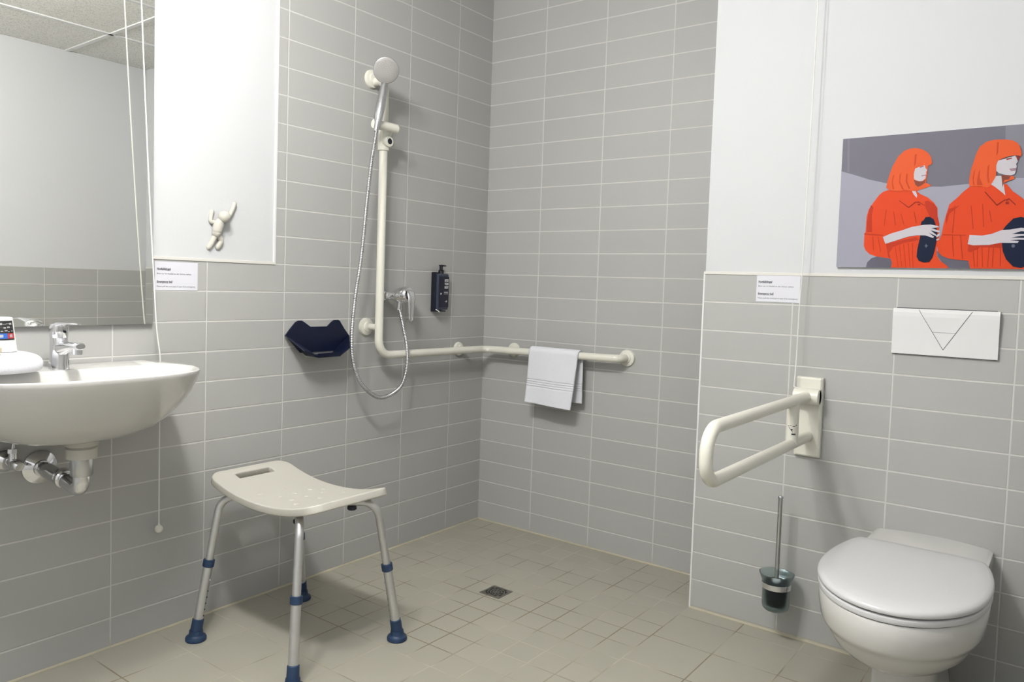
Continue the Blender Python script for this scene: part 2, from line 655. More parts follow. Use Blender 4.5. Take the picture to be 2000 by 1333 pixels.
t = thing('ceiling_fill_panel', 'flat rectangular fill light panel added out of view on the ceiling near the entrance wall', 'ceiling light', (FILL_PANEL[0], FILL_PANEL[1], CEIL - 0.02))  # unseen helper, added to brighten surfaces facing the camera side
px_, py_, hx_, hy_, pe_ = FILL_PANEL
mb = MB()
for x0, x1, y0, y1 in [(-hx_ - .012, hx_ + .012, hy_, hy_ + .012), (-hx_ - .012, hx_ + .012, -hy_ - .012, -hy_), (-hx_ - .012, -hx_, -hy_, hy_), (hx_, hx_ + .012, -hy_, hy_)]:
    mb.box(px_ + x0, px_ + x1, py_ + y0, py_ + y1, CEIL - 0.020, CEIL - 0.001)
mb.build('frame', M_WPLA, t, smooth=False)
m, nt, b = newmat('fill_panel_glow')
setin(b, 'Base Color', (0.9, 0.9, 0.9, 1))
setin(b, 'Emission Color', (0.93, 0.97, 1.0, 1))
setin(b, 'Emission Strength', pe_)
mb = MB()
mb.box(px_ - hx_, px_ + hx_, py_ - hy_, py_ + hy_, CEIL - 0.016, CEIL - 0.008)
mb.build('fill_face', m, t, smooth=False)

# ------------------------------------------------------------------ mirror
mt = thing('wall_mirror', 'large frameless rectangular mirror on the wall above the washbasin', 'mirror', (-2.17, -0.01, 0.988))
a, bb = 0.0059, -0.0005
mx0, mx1, mz0, mz1 = -2.67, -1.6765, 0.988, 2.15
nrm = Vector((math.sin(bb) * math.cos(a), -math.cos(bb) * math.cos(a), math.sin(a)))
pc = Vector((-1.9, -0.0115, 1.4))


def on_m(x, z, off=0):
    y = pc.y - ((x - pc.x) * nrm.x + (z - pc.z) * nrm.z) / nrm.y
    return Vector((x, y, z)) + nrm * off


fr = [on_m(mx0, mz0), on_m(mx1, mz0), on_m(mx1, mz1), on_m(mx0, mz1)]
add_mesh('mirror_glass', fr + [p - nrm * 0.002 for p in fr], [(0, 1, 2, 3), (7, 6, 5, 4)], M_MIRROR, mt, smooth=False)
bk = [p - nrm * 0.0005 for p in fr]
add_mesh('backing_panel', [p - nrm * 0.0005 for p in fr] + [p - nrm * 0.005 for p in fr],
         [(0, 1, 2, 3), (7, 6, 5, 4), (0, 4, 5, 1), (1, 5, 6, 2), (2, 6, 7, 3), (3, 7, 4, 0)], M_MEDGE, mt, smooth=False)

# ------------------------------------------------------------------ washbasin
XB = -1.985


def basin_outline(k, inset=0.0, zf=None):
    """outline of the basin; right half then mirrored. returns list of (x,y)"""
    half = [(0.0, -0.455), (0.08, -0.452), (0.15, -0.437), (0.215, -0.405), (0.262, -0.355), (0.290, -0.29), (0.310, -0.22),
            (0.316, -0.15), (0.314, -0.09), (0.306, -0.045), (0.287, -0.014), (0.25, -0.002), (0.12, -0.002)]
    pts = smooth_path([Vector((x, y, 0)) for x, y in half], 4)
    pts = [(p.x, min(p.y, -0.0015)) for p in pts]
    left = [(-x, y) for x, y in reversed(pts[1:])]
    return pts + left


def basin_ring(k, z, cy=-0.2, ky=None, tilt=1.0):
    ky = k if ky is None else ky
    out = []
    for x, y in basin_outline(1):
        yy = cy + (y - cy) * ky
        zz = z + tilt * 0.010 * max(0, (-yy - 0.1)) / 0.35
        out.append((XB + x * k, min(yy, -0.0015), zz))
    return out


sink = thing('washbasin', 'white ceramic washbasin mounted on the tiled wall below the mirror', 'washbasin', (XB, 0, 0.69))
mb = MB()
rings = []
# outer shell from the bottom up
for k, ky, z, cy in [(0.10, 0.16, 0.690, -0.17), (0.30, 0.34, 0.694, -0.17), (0.50, 0.50, 0.704, -0.16), (0.66, 0.64, 0.722, -0.14), (0.79, 0.76, 0.748, -0.11), (0.885, 0.855, 0.780, -0.07),
                     (0.945, 0.925, 0.812, -0.04), (0.98, 0.97, 0.843, -0.02), (0.995, 0.993, 0.862, -0.01), (1.0, 1.0, 0.871, 0), (0.998, 0.998, 0.8745, -0.01), (0.988, 0.988, 0.8765, -0.05)]:
    rings.append(basin_ring(k, z, cy, ky))
# inner bowl: centre pushed forward leaving the tap ledge
def inner_ring(k, ky, z, cy):
    out = []
    for x, y in basin_outline(1):
        yy = y
        # squash the back part of the outline forward: ledge 0.13 m deep at the back
        fy = -0.135 + (y + 0.0015) / (0.4535) * 0.295
        yy = cy + (fy - cy) * ky
        zz = z + 0.010 * max(0, (-yy - 0.1)) / 0.35
        out.append((XB + x * k, yy, zz))
    return out


rings.append(inner_ring(0.93, 1.0, 0.8755, -0.28))
rings.append(inner_ring(0.905, 0.965, 0.871, -0.28))
rings.append(inner_ring(0.86, 0.90, 0.850, -0.28))
rings.append(inner_ring(0.74, 0.78, 0.800, -0.27))
rings.append(inner_ring(0.52, 0.55, 0.765, -0.26))
rings.append(inner_ring(0.12, 0.16, 0.755, -0.25))
mb.loft(rings)
mb.build('basin', M_CERAMIC, sink)
mb = MB()
mb.lathe([(0.006, 0.0), (0.022, 0.0), (0.024, 0.003), (0.020, 0.005)], (XB, -0.25, 0.7568), (0, 0, 1), 24)
mb.build('waste_plug', M_CHROME, sink)
mb = MB()
mb.lathe([(0.038, 0.0), (0.038, 0.026), (0.034, 0.030), (0.041, 0.034), (0.043, 0.05)], (XB + 0.003, -0.22, 0.652), (0, 0, 1), 28)
mb.build('waste_collar', M_CREAM2, sink)

# siphon
trap = thing('bottle_trap', 'chrome waste trap pipe running from under the washbasin to the wall', 'pipe', (XB, -0.1, 0.57))
mb = MB()
mb.lathe([(0.026, 0.0), (0.028, 0.004), (0.028, 0.052), (0.024, 0.056), (0.024, 0.07)], (XB + 0.003, -0.22, 0.604), (0, 0, 1), 28)
mb.build('coupling', M_DCHROME, trap)
mb = MB()
p = fillet([(XB + 0.003, -0.22, 0.615), (XB + 0.003, -0.22, 0.562), (XB - 0.004, -0.13, 0.582), (XB - 0.012, -0.002, 0.592)], [0, 0.035, 0.02, 0])
mb.tube(p, 0.021, 20)
mb.build('waste_pipe', M_CHROME, trap)
mb = MB()
mb.lathe([(0.047, 0.0), (0.046, 0.004), (0.036, 0.011), (0.023, 0.018), (0.022, 0.024)], (XB - 0.012, -0.001, 0.592), (0, -1, 0), 36)
mb.build('escutcheon', M_CHROME, trap)
mb = MB()
mb.lathe([(0.024, 0.0), (0.026, 0.003), (0.026, 0.022), (0.022, 0.026)], (XB - 0.004, -0.120, 0.5845), (0, -1, -0.1), 28)
mb.build('compression_nut', M_CHROME, trap)

# angle valve
av = thing('angle_valve', 'chrome shut-off valve on the wall left of the waste trap under the basin', 'valve', (-2.07, 0, 0.633))
mb = MB()
mb.lathe([(0.033, 0.0), (0.032, 0.004), (0.024, 0.012), (0.014, 0.020), (0.011, 0.03)], (-2.083, -0.001, 0.626), (0, -1, 0), 32)
mb.build('escutcheon', M_CHROME, av)
mb = MB()
mb.tube([(-2.083, -0.02, 0.626), (-2.083, -0.07, 0.626)], 0.010, 16)
mb.tube([(-2.083, -0.05, 0.620), (-2.083, -0.05, 0.660)], [0.011, 0.010], 16)
mb.lathe([(0.0125, 0), (0.0125, 0.012)], (-2.083, -0.05, 0.652), (0, 0, 1), 6)
mb.build('valve_body', M_CHROME, av)
mb = MB()
mb.lathe([(0.014, 0), (0.016, 0.004), (0.015, 0.02), (0.012, 0.024)], (-2.083, -0.066, 0.626), (0.15, -1, -0.25), 10)
mb.build('valve_knob', M_CHROME, av)
mb = MB()
mb.tube(smooth_path([(-2.083, -0.05, 0.662), (-2.080, -0.052, 0.69), (-2.07, -0.06, 0.735)], 6), 0.005, 10)
mb.build('supply_hose', M_DCHROME, av)

# faucet
fx, fy, fz = -1.985, -0.095, 0.876
tap = thing('basin_faucet', 'chrome single-lever mixer tap on the back ledge of the washbasin', 'tap', (fx, fy, fz))


def ell_ring(c, rx, ry, z, n=28, ex=2.0, tx=0.0):
    out = []
    for k in range(n):
        a_ = 2 * PI * k / n
        ca, sa = math.cos(a_), math.sin(a_)
        x = rx * math.copysign(abs(ca) ** (2 / ex), ca)
        y = ry * math.copysign(abs(sa) ** (2 / ex), sa)
        out.append((c[0] + x, c[1] + y, z + tx * y))
    return out


mb = MB()
mb.loft([ell_ring((fx, fy), 0.027, 0.027, fz), ell_ring((fx, fy), 0.0268, 0.0265, fz + 0.006), ell_ring((fx, fy), 0.0235, 0.0245, fz + 0.035),
         ell_ring((fx, fy + 0.002), 0.022, 0.026, fz + 0.07), ell_ring((fx, fy + 0.004), 0.022, 0.024, fz + 0.085)])
# spout
sp = []
for t_, (dy, dz, rx, rz) in enumerate([(0.012, 0.050, 0.018, 0.022), (-0.02, 0.058, 0.0185, 0.019), (-0.055, 0.0635, 0.0175, 0.014), (-0.09, 0.068, 0.016, 0.011), (-0.118, 0.070, 0.015, 0.010), (-0.123, 0.070, 0.012, 0.007)]):
    sp.append([(fx + rx * math.cos(q), fy + dy, fz + dz + rz * math.sin(q)) for q in [2 * PI * k / 20 for k in range(20)]])
mb.loft(sp)
mb.build('tap_body', M_CHROME, tap)
mb = MB()
mb.lathe([(0.0125, 0.0), (0.0125, 0.014), (0.010, 0.016)], (fx, fy - 0.105, fz + 0.048), (0, 0, 1), 20)
mb.build('aerator', M_CHROME, tap)
mb = MB()
mb.loft([ell_ring((fx, fy + 0.004), 0.021, 0.022, fz + 0.083), ell_ring((fx, fy + 0.004), 0.0235, 0.024, fz + 0.092), ell_ring((fx, fy + 0.003), 0.0245, 0.0245, fz + 0.112, tx=-0.1),
         ell_ring((fx, fy), 0.0215, 0.022, fz + 0.122, tx=-0.15), ell_ring((fx, fy), 0.010, 0.012, fz + 0.1265, tx=-0.15)])
lv = []
for dy, dz, rx, rz in [(0.018, 0.1155, 0.018, 0.007), (-0.01, 0.121, 0.020, 0.0055), (-0.045, 0.1255, 0.0165, 0.0035), (-0.08, 0.1275, 0.013, 0.0026), (-0.105, 0.128, 0.009, 0.002), (-0.110, 0.128, 0.004, 0.001)]:
    lv.append([(fx + rx * math.cos(q), fy + dy, fz + dz + rz * math.sin(q)) for q in [2 * PI * k / 16 for k in range(16)]])
mb.loft(lv)
mb.build('lever', M_CHROME, tap)
mb = MB()
mb.lathe([(0.0035, 0), (0.0035, 0.002)], (fx + 0.004, fy - 0.0222, fz + 0.103), (0.05, -1, 0.1), 14)
mb.build('indicator_dot', M_BLACK, tap)

# folded hand towel, cup and soap on the basin ledge
tz = 0.883
tw = MB()
rings = []


def srect(cx, cy, hx, hy, z, ex=3.2, n=36, f=None):
    out = []
    for k in range(n):
        a_ = 2 * PI * k / n
        ca, sa = math.cos(a_), math.sin(a_)
        x = cx + hx * math.copysign(abs(ca) ** (2 / ex), ca)
        y = cy + hy * math.copysign(abs(sa) ** (2 / ex), sa)
        out.append((x, y, z + (f(x, y) if f else 0)))
    return out


cxT, cyT = -2.183, -0.135
for hx, hy, z in [(0.02, 0.02, 0.0), (0.116, 0.088, 0.0005), (0.123, 0.095, 0.006), (0.1275, 0.099, 0.016), (0.127, 0.099, 0.028), (0.120, 0.094, 0.040), (0.105, 0.084, 0.048), (0.07, 0.06, 0.0525), (0.01, 0.01, 0.054)]:
    rings.append(srect(cxT, cyT, hx, hy, tz + z, 3.0))
tw.loft(rings)
tag(tw.build('folded_hand_towel', M_TOWEL, sub=1), 'white terry hand towel folded flat on the washbasin ledge left of the tap', 'towel')

cup = thing('paper_cup', 'white upturned cup with a black, blue and red label on the folded towel', 'cup', (-2.152, -0.145, tz + 0.054))
cx_, cy_, cz_ = -2.152, -0.145, tz + 0.0535
mb = MB()
mb.lathe([(0.040, 0.0), (0.041, 0.002), (0.0405, 0.005), (0.031, 0.082), (0.030, 0.085), (0.028, 0.0855), (0.0, 0.084)], (cx_, cy_, cz_), (0, 0, 1), 40)
mb.build('cup_body', M_CUP, cup)


def cup_patch(a0, a1, z0, z1, mat, name, dr):
    n = 10
    vs, fs = [], []
    for i in range(n + 1):
        a_ = a0 + (a1 - a0) * i / n
        for z in (z0, z1):
            r = 0.0405 + (0.031 - 0.0405) * (z - 0.005) / 0.077 + dr
            vs.append((cx_ + r * math.cos(a_), cy_ + r * math.sin(a_), cz_ + z))
    for i in range(n):
        fs.append((2 * i, 2 * i + 2, 2 * i + 3, 2 * i + 1))
    return vs, fs


mb = MB()
A0, A1 = math.radians(-122), math.radians(-45)
Am = A0 + (A1 - A0) * 0.58
for k, (p0, p1, q0, q1, dr) in enumerate([(A0, A1, 0.047, 0.078, 0.0006), (A0, Am, 0.034, 0.047, 0.0006), (Am, A1, 0.034, 0.047, 0.0006), (A0, A1, 0.030, 0.034, 0.0006)]):
    mb.cur = [0, 1, 2, 0][k]
    mb.add(*cup_patch(p0, p1, q0, q1, None, None, dr))
mb.cur = 3
# pale scribbles on the label
for r_ in range(3):
    for c_ in range(5):
        a_s = A0 + (A1 - A0) * (0.08 + 0.18 * c_)
        z_s = 0.050 + 0.009 * r_
        mb.add(*cup_patch(a_s - 0.06 * r_, a_s + 0.10 + 0.05 * ((r_ + c_) % 3), z_s + 0.0012 * ((c_ + r_) % 3), z_s + 0.0022 + 0.0012 * ((c_ + 2 * r_) % 3), None, None, 0.0009))
mb.add(*cup_patch(A0 + 0.25, A0 + 0.5, 0.037, 0.044, None, None, 0.0009))
mb.add(*cup_patch(Am + 0.15, Am + 0.36, 0.037, 0.044, None, None, 0.0009))
mb.build('cup_label', [M_BLACKM, plain('label_blue', (0.02, 0.11, 0.42), 0.5), plain('label_red', (0.45, 0.04, 0.05), 0.5), plain('label_grey', (0.4, 0.4, 0.42), 0.5)], cup, smooth=True)
mb = MB()
mb.loft([srect(-2.200, -0.198, 0.03, 0.02, tz + 0.0535, 5), srect(-2.200, -0.198, 0.032, 0.022, tz + 0.058, 5), srect(-2.200, -0.198, 0.032, 0.022, tz + 0.068, 5), srect(-2.200, -0.198, 0.029, 0.019, tz + 0.071, 5)])
tag(mb.build('soap_bar', M_SOAP), 'small beige wrapped soap bar lying on the folded towel before the cup', 'soap')

# ------------------------------------------------------------------ emergency cords
c1 = thing('emergency_pull_cord', 'white emergency pull cord with a ball end hanging beside the mirror and washbasin', 'pull cord', (-1.665, -0.036, 0.35))
mb = MB()
path = smooth_path([(-1.7665, -0.058, CEIL), (-1.7445, -0.057, 1.9567), (-1.716, -0.0535, 1.45), (-1.6885, -0.050, 1.05), (-1.679, -0.046, 0.96), (-1.6665, -0.042, 0.885), (-1.6655, -0.040, 0.80), (-1.664, -0.038, 0.60), (-1.6615, -0.036, 0.362)], 6)
mb.tube(path, 0.0020, 8)
mb.build('cord', M_CORD, c1)
mb = MB()
mb.ball((-1.6615, -0.036, 0.345), 0.0125)
mb.lathe([(0.004, 0), (0.003, 0.008)], (-1.6615, -0.036, 0.354), (0, 0, 1), 12)
mb.build('pull_ball', M_CREAM, c1)
c2 = thing('emergency_pull_cord', 'thin white emergency cord hanging down the toilet wall to the hinged support rail', 'pull cord', (-0.36, -1.57, 0.84))
mb = MB()
mb.tube(smooth_path([(XC - 0.053, -1.579, CEIL), (XC - 0.05, -1.5776, 2.0728), (XC - 0.05, -1.5755, 1.5931), (XC - 0.05, -1.5725, 1.2185), (XC - 0.048, -1.569, 1.1197), (XC - 0.048, -1.5675, 0.9373), (XC - 0.055, -1.5665, 0.845)], 6), 0.0018, 8)
mb.build('cord', M_CORD, c2)
mb = MB()
mb.tube([(XC - 0.055, -1.612 + 0.0188 * 1.06 * math.cos(q), 0.817 + 0.0188 * 1.06 * math.sin(q)) for q in [2 * PI * k / 24 for k in range(25)]] , 0.0018, 8)
mb.tube([(XC - 0.055, -1.5665, 0.845), (XC - 0.055, -1.600, 0.8345)], 0.0018, 8)
mb.build('cord_loop', M_CORD, c2)

# ------------------------------------------------------------------ wall hook figure
hk = thing('figure_wall_hook', 'small ivory wall hook shaped like a climbing figure on the white wall panel', 'wall hook', (-1.444, 0.0, 1.31))
hx, hz = -1.444, 1.311


def H(px, py, off):     # figure's own drawing grid (units: mm right / up of its chest, mm off the wall)
    return (hx + px / 1000, 0.003 - off / 1000, hz + py / 1000)


mb = MB()
mb.tube(smooth_path([H(-12, -26, 12), H(-11, -12, 15), H(-6, 6, 16), H(0, 14, 14)], 6), [0.0150] * 3 + [0.0165] * 5 + [0.0170] * 5 + [0.0155] * 3 + [0.012] * 2 + [0.009], 20)
mb.ball(H(-12, -26, 12), 0.0155, 16)
arms = [([H(-4, 12, 14), H(-20, 8, 10), H(-30, 12, 6), H(-29, 28, 4), H(-24, 44, 3)], 0.0072),
        ([H(2, 10, 13), H(22, 20, 10), H(44, 46, 8), H(58, 76, 6)], 0.0078),
        ([H(-13, -30, 10), H(-22, -52, 6), H(-34, -74, 3)], 0.0090),
        ([H(-8, -30, 9), H(4, -42, 8), H(8, -54, 6), H(-2, -72, 3)], 0.0092)]
for pth, r_ in arms:
    q_ = smooth_path(pth, 6)
    mb.tube(q_, r_, 14)
    mb.ball(q_[-1], r_, 14)
mb.build('figure_body', M_CREAM2, hk)
mb = MB()
mb.ball(H(6, 28, 28), 0.0195, 24)
mb.build('head', M_CREAM2, hk)

# ------------------------------------------------------------------ notices
def notice(name, label, org, ux, w_, h_, nr):
    """org = lower left corner on the wall, ux = unit vector to the right, nr = wall normal"""
    ux, nr, o = Vector(ux), Vector(nr), Vector(org)
    uz = Vector((0, 0, 1))
    t_ = thing(name, label, 'notice', org, 'emergency bell notices')
    q = [o, o + ux * w_, o + ux * w_ + uz * h_, o + uz * h_]
    add_mesh('paper', [p for p in q] + [p + nr * 0.0008 for p in q],
             [(0, 1, 2, 3), (7, 6, 5, 4), (0, 4, 5, 1), (1, 5, 6, 2), (2, 6, 7, 3), (3, 7, 4, 0)], M_PAPER, t_, smooth=False)
    mb_ = MB()
    n1 = nr * 0.0011
    text_on(mb_, 'Notfallklingel', 0.0095, o + ux * 0.006 + uz * (h_ - 0.026) + n1, ux, uz, 0.00025, 0.046)
    text_on(mb_, 'Bitte nur im Notfall an der Schnur ziehen.', 0.0068, o + ux * 0.006 + uz * (h_ - 0.040) + n1, ux, uz, 0.0, 0.118)
    text_on(mb_, 'Emergency bell', 0.0095, o + ux * 0.006 + uz * (h_ - 0.066) + n1, ux, uz, 0.00025, 0.052)
    text_on(mb_, 'Please pull the cord just in case of an emergency.', 0.0068, o + ux * 0.006 + uz * (h_ - 0.080) + n1, ux, uz, 0.0, 0.132)
    for zz, ww in ((h_ - 0.0275, 0.046), (h_ - 0.0675, 0.052)):
        c0 = o + ux * 0.006 + uz * zz + n1
        mb_.add([c0, c0 + ux * ww, c0 + ux * ww + uz * 0.0007, c0 + uz * 0.0007], [(0, 1, 2, 3)])
    mb_.build('printed_text', M_INK, t_, smooth=False)
    return t_


notice('emergency_notice', 'white emergency bell notice partly behind the cord just right of the mirror', (-1.664, -0.0008, 1.0925), (1, 0, 0), 0.146, 0.090, (0, -1, 0))
notice('emergency_notice', 'white emergency bell notice on the toilet wall below the white ledge, left of the poster', (XC - 0.0008, -1.4110, 1.1155), (0, -1, 0), 0.1435, 0.090, (-1, 0, 0))

# ------------------------------------------------------------------ shower grab rail
rail = thing('grab_rail', 'L-shaped cream grab rail rising up the shower wall and running round the corner', 'grab rail', (-0.765, 0, 0.845))
RR = 0.0165
ZR = 0.846
OF = 0.07
mb = MB()
path = fillet([(-0.765, -0.002, 1.930), (-0.765, -OF, 1.930), (-0.765, -OF, ZR), (-OF, -OF, ZR - 0.006), (-OF, -0.775, ZR + 0.006), (-0.002, -0.775, ZR + 0.006)], [0, 0.05, 0.065, 0.045, 0.05, 0], 10)
mb.tube(path, RR, 24)
mb.tube([(-0.765, -0.002, 0.958), (-0.765, -OF, 0.958)], 0.0135, 20)
mb.tube([(-0.188, -0.002, ZR - 0.005), (-0.188, -OF, ZR - 0.005)], 0.0115, 18)
mb.tube([(-0.002, -0.185, ZR - 0.004), (-OF, -0.185, ZR - 0.004)], 0.0115, 18)
mb.build('rail_tube', M_CREAM, rail)


def flange(o, ax, r=0.036):
    m_ = MB()
    m_.lathe([(r, 0.0), (r, 0.006), (r * 0.93, 0.011), (r * 0.60, 0.014), (r * 0.56, 0.018), (0.013, 0.020)], o, ax, 36)
    return m_.build('wall_flange', M_CREAM, rail)


flange((-0.773, 0, 1.942), (0, -1, 0))
flange((-0.773, 0, 0.958), (0, -1, 0))
flange((-0.190, 0, ZR - 0.005), (0, -1, 0), 0.032)
flange((0, -0.187, ZR - 0.004), (-1, 0, 0), 0.032)
flange((0, -0.777, ZR + 0.006), (-1, 0, 0))

hold = thing('shower_head_holder', 'cream sliding holder clamped on the upper grab rail, gripping the hand shower', 'shower holder', (-0.765, -OF, 1.66))
mb = MB()
mb.lathe([(0.0185, 0.0), (0.0225, 0.002), (0.0225, 0.108), (0.0185, 0.110)], (-0.765, -OF, 1.655), (0, 0, 1), 28)
mb.build('rail_clamp', M_CREAM, hold)
mb = MB()
mb.tube([(-0.765, -0.083, 1.690), (-0.765, -0.086, 1.712), (-0.765, -0.104, 1.740)], 0.0165, 20)
mb.lathe([(0.020, 0.0), (0.021, 0.002), (0.021, 0.020), (0.019, 0.022)], (-0.765, -0.083, 1.690), (0, -1, 0), 32)
mb.build('clamp_lug', M_CREAM, hold)
mb = MB()
mb.lathe([(0.0115, 0.0), (0.0115, 0.0015)], (-0.765, -0.1045, 1.690), (0, -1, 0), 28)
mb.build('clamp_button', M_BLACK, hold)
mb = MB()
mb.lathe([(0.016, 0.0), (0.0182, 0.002), (0.0182, 0.118), (0.016, 0.120)], (-0.868, -0.122, 1.7385), (1, 0, 0), 28)
mb.build('holder_sleeve', M_CREAM, hold)

# hand shower
hs = thing('hand_shower', 'grey and chrome hand shower head resting in the cream holder', 'shower head', (-0.868, -0.13, 1.74))
Hb = Vector((-0.874, -0.147, 1.738))
Ht = Vector((-0.833, -0.139, 1.893))
mb = MB()
dirn = (Ht - Hb)
pts = [Hb - dirn * 0.22, Hb - dirn * 0.05, Hb + dirn * 0.02, Hb + dirn * 0.12, Hb + dirn * 0.5, Hb + dirn * 0.85, Hb + dirn * 1.0]
mb.tube(pts, [0.0085, 0.0105, 0.0110, 0.0165, 0.0175, 0.0150, 0.0140], 20)
mb.build('handle', M_DCHROME, hs)
hc = Vector((-0.846, -0.158, 1.938))
ha = Vector((-0.60, -0.74, -0.38)).normalized()
mb = MB()
mb.lathe([(0.012, -0.022), (0.032, -0.020), (0.045, -0.011), (0.0485, -0.002), (0.0485, 0.004), (0.046, 0.006)], hc, ha, 48)
mb.build('head_shell', M_DCHROME, hs)
mb = MB()
mb.lathe([(0.0462, 0.004), (0.0462, 0.0068), (0.043, 0.009), (0.02, 0.0105), (0.0005, 0.0107)], hc, ha, 48)
# rubber nozzles in rings
a1 = ha.cross(Vector((0, 0, 1))).normalized()
a2 = ha.cross(a1)
for ring, cnt in ((0.008, 6), (0.016, 12), (0.024, 18), (0.032, 24), (0.039, 30)):
    for k in range(cnt):
        q = 2 * PI * k / cnt + ring * 40
        o_ = hc + (a1 * math.cos(q) + a2 * math.sin(q)) * ring
        mb.lathe([(0.0016, 0.008), (0.0010, 0.0122)], o_, ha, 6, False, True)
mb.build('spray_face', M_GREYP, hs)

# hose: ribbed
ho = [(-0.655, -0.074, 1.030), (-0.6413, -0.085, 0.9561), (-0.6326, -0.100, 0.8725), (-0.6406, -0.108, 0.7891), (-0.6773, -0.108, 0.7136), (-0.7796, -0.105, 0.6816),
      (-0.8742, -0.105, 0.7345), (-0.924, -0.105, 0.8172), (-0.9441, -0.11, 0.9262), (-0.94, -0.12, 1.0811), (-0.9231, -0.13, 1.2356), (-0.9126, -0.14, 1.4276),
      (-0.898, -0.144, 1.5814), (-0.8830, -0.146, 1.6700), (-0.8775, -0.1455, 1.705)]
fine = smooth_path(ho, 60)
# resample evenly
acc = [fine[0]]
step = 0.0016
d_ = 0.0
for i in range(1, len(fine)):
    seg_ = fine[i] - fine[i - 1]
    l_ = seg_.length
    while d_ + l_ >= step:
        f_ = (step - d_) / l_
        npt = fine[i - 1] + seg_ * f_
        fine[i - 1] = npt
        seg_ = fine[i] - npt
        l_ = seg_.length
        acc.append(npt.copy())
        d_ = 0.0
    d_ += l_
mb = MB()
mb.tube(acc, [0.0080 if (i % 4) < 2 else 0.0062 for i in range(len(acc))], 12)
tag(mb.build('shower_hose', M_TERRY_HOSE, auto=False), 'ribbed chrome shower hose looping from the wall mixer up to the hand shower', 'hose')

# shower mixer
mx = thing('shower_mixer', 'chrome lever mixer valve on the tiled wall behind the vertical grab rail', 'shower valve', (-0.66, 0, 1.083))
for ex_ in (-0.692, -0.560):
    mb = MB()
    mb.lathe([(0.033, 0.0), (0.032, 0.004), (0.022, 0.012), (0.014, 0.022), (0.012, 0.045)], (ex_, -0.001, 1.083), (0, -1, 0), 32)
    mb.build('wall_rosette', M_CHROME, mx)
mb = MB()
prof = [(0.013, -0.092), (0.018, -0.088), (0.019, -0.070), (0.015, -0.055), (0.0165, -0.04), (0.024, -0.022), (0.032, -0.004), (0.0355, 0.012), (0.033, 0.028), (0.024, 0.042), (0.018, 0.052), (0.019, 0.070), (0.012, 0.078)]
mb.lathe(prof, (-0.645, -0.062, 1.085), (1, 0, 0), 32)
mb.lathe([(0.033, 0.0), (0.034, 0.02), (0.032, 0.032), (0.026, 0.040), (0.010, 0.043)], (-0.634, -0.066, 1.088), (0, -1, 0.12), 32)
mb.build('mixer_body', M_CHROME, mx)
mb = MB()
mb.lathe([(0.0105, 0.0), (0.0105, -0.022), (0.0125, -0.023), (0.0125, -0.034), (0.009, -0.036)], (-0.652, -0.070, 1.062), (0, -0.08, 1), 20)
mb.build('hose_outlet', M_CHROME, mx)
mb = MB()
lv = []
for dz, yy, hw, th in [(0.030, -0.104, 0.014, 0.003), (0.018, -0.116, 0.020, 0.006), (-0.005, -0.121, 0.020, 0.007), (-0.035, -0.121, 0.0165, 0.006), (-0.065, -0.121, 0.0145, 0.005), (-0.092, -0.122, 0.012, 0.004), (-0.099, -0.122, 0.006, 0.002)]:
    lv.append([(-0.636 + hw * math.cos(q), yy + th * math.sin(q), 1.083 + dz) for q in [2 * PI * k / 16 for k in range(16)]])
mb.loft(lv)
mb.build('lever', M_CHROME, mx)

# ------------------------------------------------------------------ navy soap tray
ty = -0.002
tr = thing('shower_caddy_tray', 'dark navy angular plastic tray hung on the tiled wall left of the shower hose', 'shower tray', (-1.02, 0, 0.86))
back = [(-1.168, 0.936), (-1.150, 0.957), (-1.124, 0.983), (-1.112, 0.988), (-1.095, 0.988), (-1.085, 0.983), (-1.054, 0.964), (-0.975, 0.9635), (-0.952, 0.982), (-0.940, 0.988),
        (-0.920, 0.988), (-0.912, 0.984), (-0.888, 0.953), (-0.8635, 0.926), (-0.925, 0.868), (-1.100, 0.868)]
poly_prism('back_plate', back, 'y', -0.006, -0.001, M_NAVY, tr, smooth=False, bevel=0.0015)
mb = MB()
vs = [(-1.168, -0.006, 0.936), (-1.112, -0.006, 0.868), (-1.058, -0.088, 0.862), (-1.131, -0.088, 0.890)]
# left wing, right wing, base, front lip
L0, L1, L2, L3 = Vector((-1.172, -0.006, 0.936)), Vector((-1.075, -0.006, 0.858)), Vector((-1.085, -0.092, 0.858)), Vector((-1.150, -0.092, 0.884))
R0, R1, R2, R3 = Vector((-0.8635, -0.006, 0.926)), Vector((-0.950, -0.006, 0.858)), Vector((-0.985, -0.092, 0.858)), Vector((-0.935, -0.092, 0.888))
mb.add([L0, L1, L2, L3], [(0, 1, 2, 3)])
mb.build('side_wing', M_NAVY, tr, smooth=False, solid=0.004)
mb = MB()
mb.add([R0, R1, R2, R3], [(0, 1, 2, 3)])
mb.build('side_wing', M_NAVY, tr, smooth=False, solid=0.004)
mb = MB()
mb.add([L1, R1, R2, L2], [(0, 1, 2, 3)])
mb.build('tray_base', M_NAVY, tr, smooth=False, solid=0.004)
mb = MB()
mb.add([L2, R2, R2 + Vector((0.004, -0.002, 0.014)), L2 + Vector((-0.004, -0.002, 0.014))], [(0, 1, 2, 3)])
mb.build('front_lip', M_NAVY, tr, smooth=False, solid=0.004)

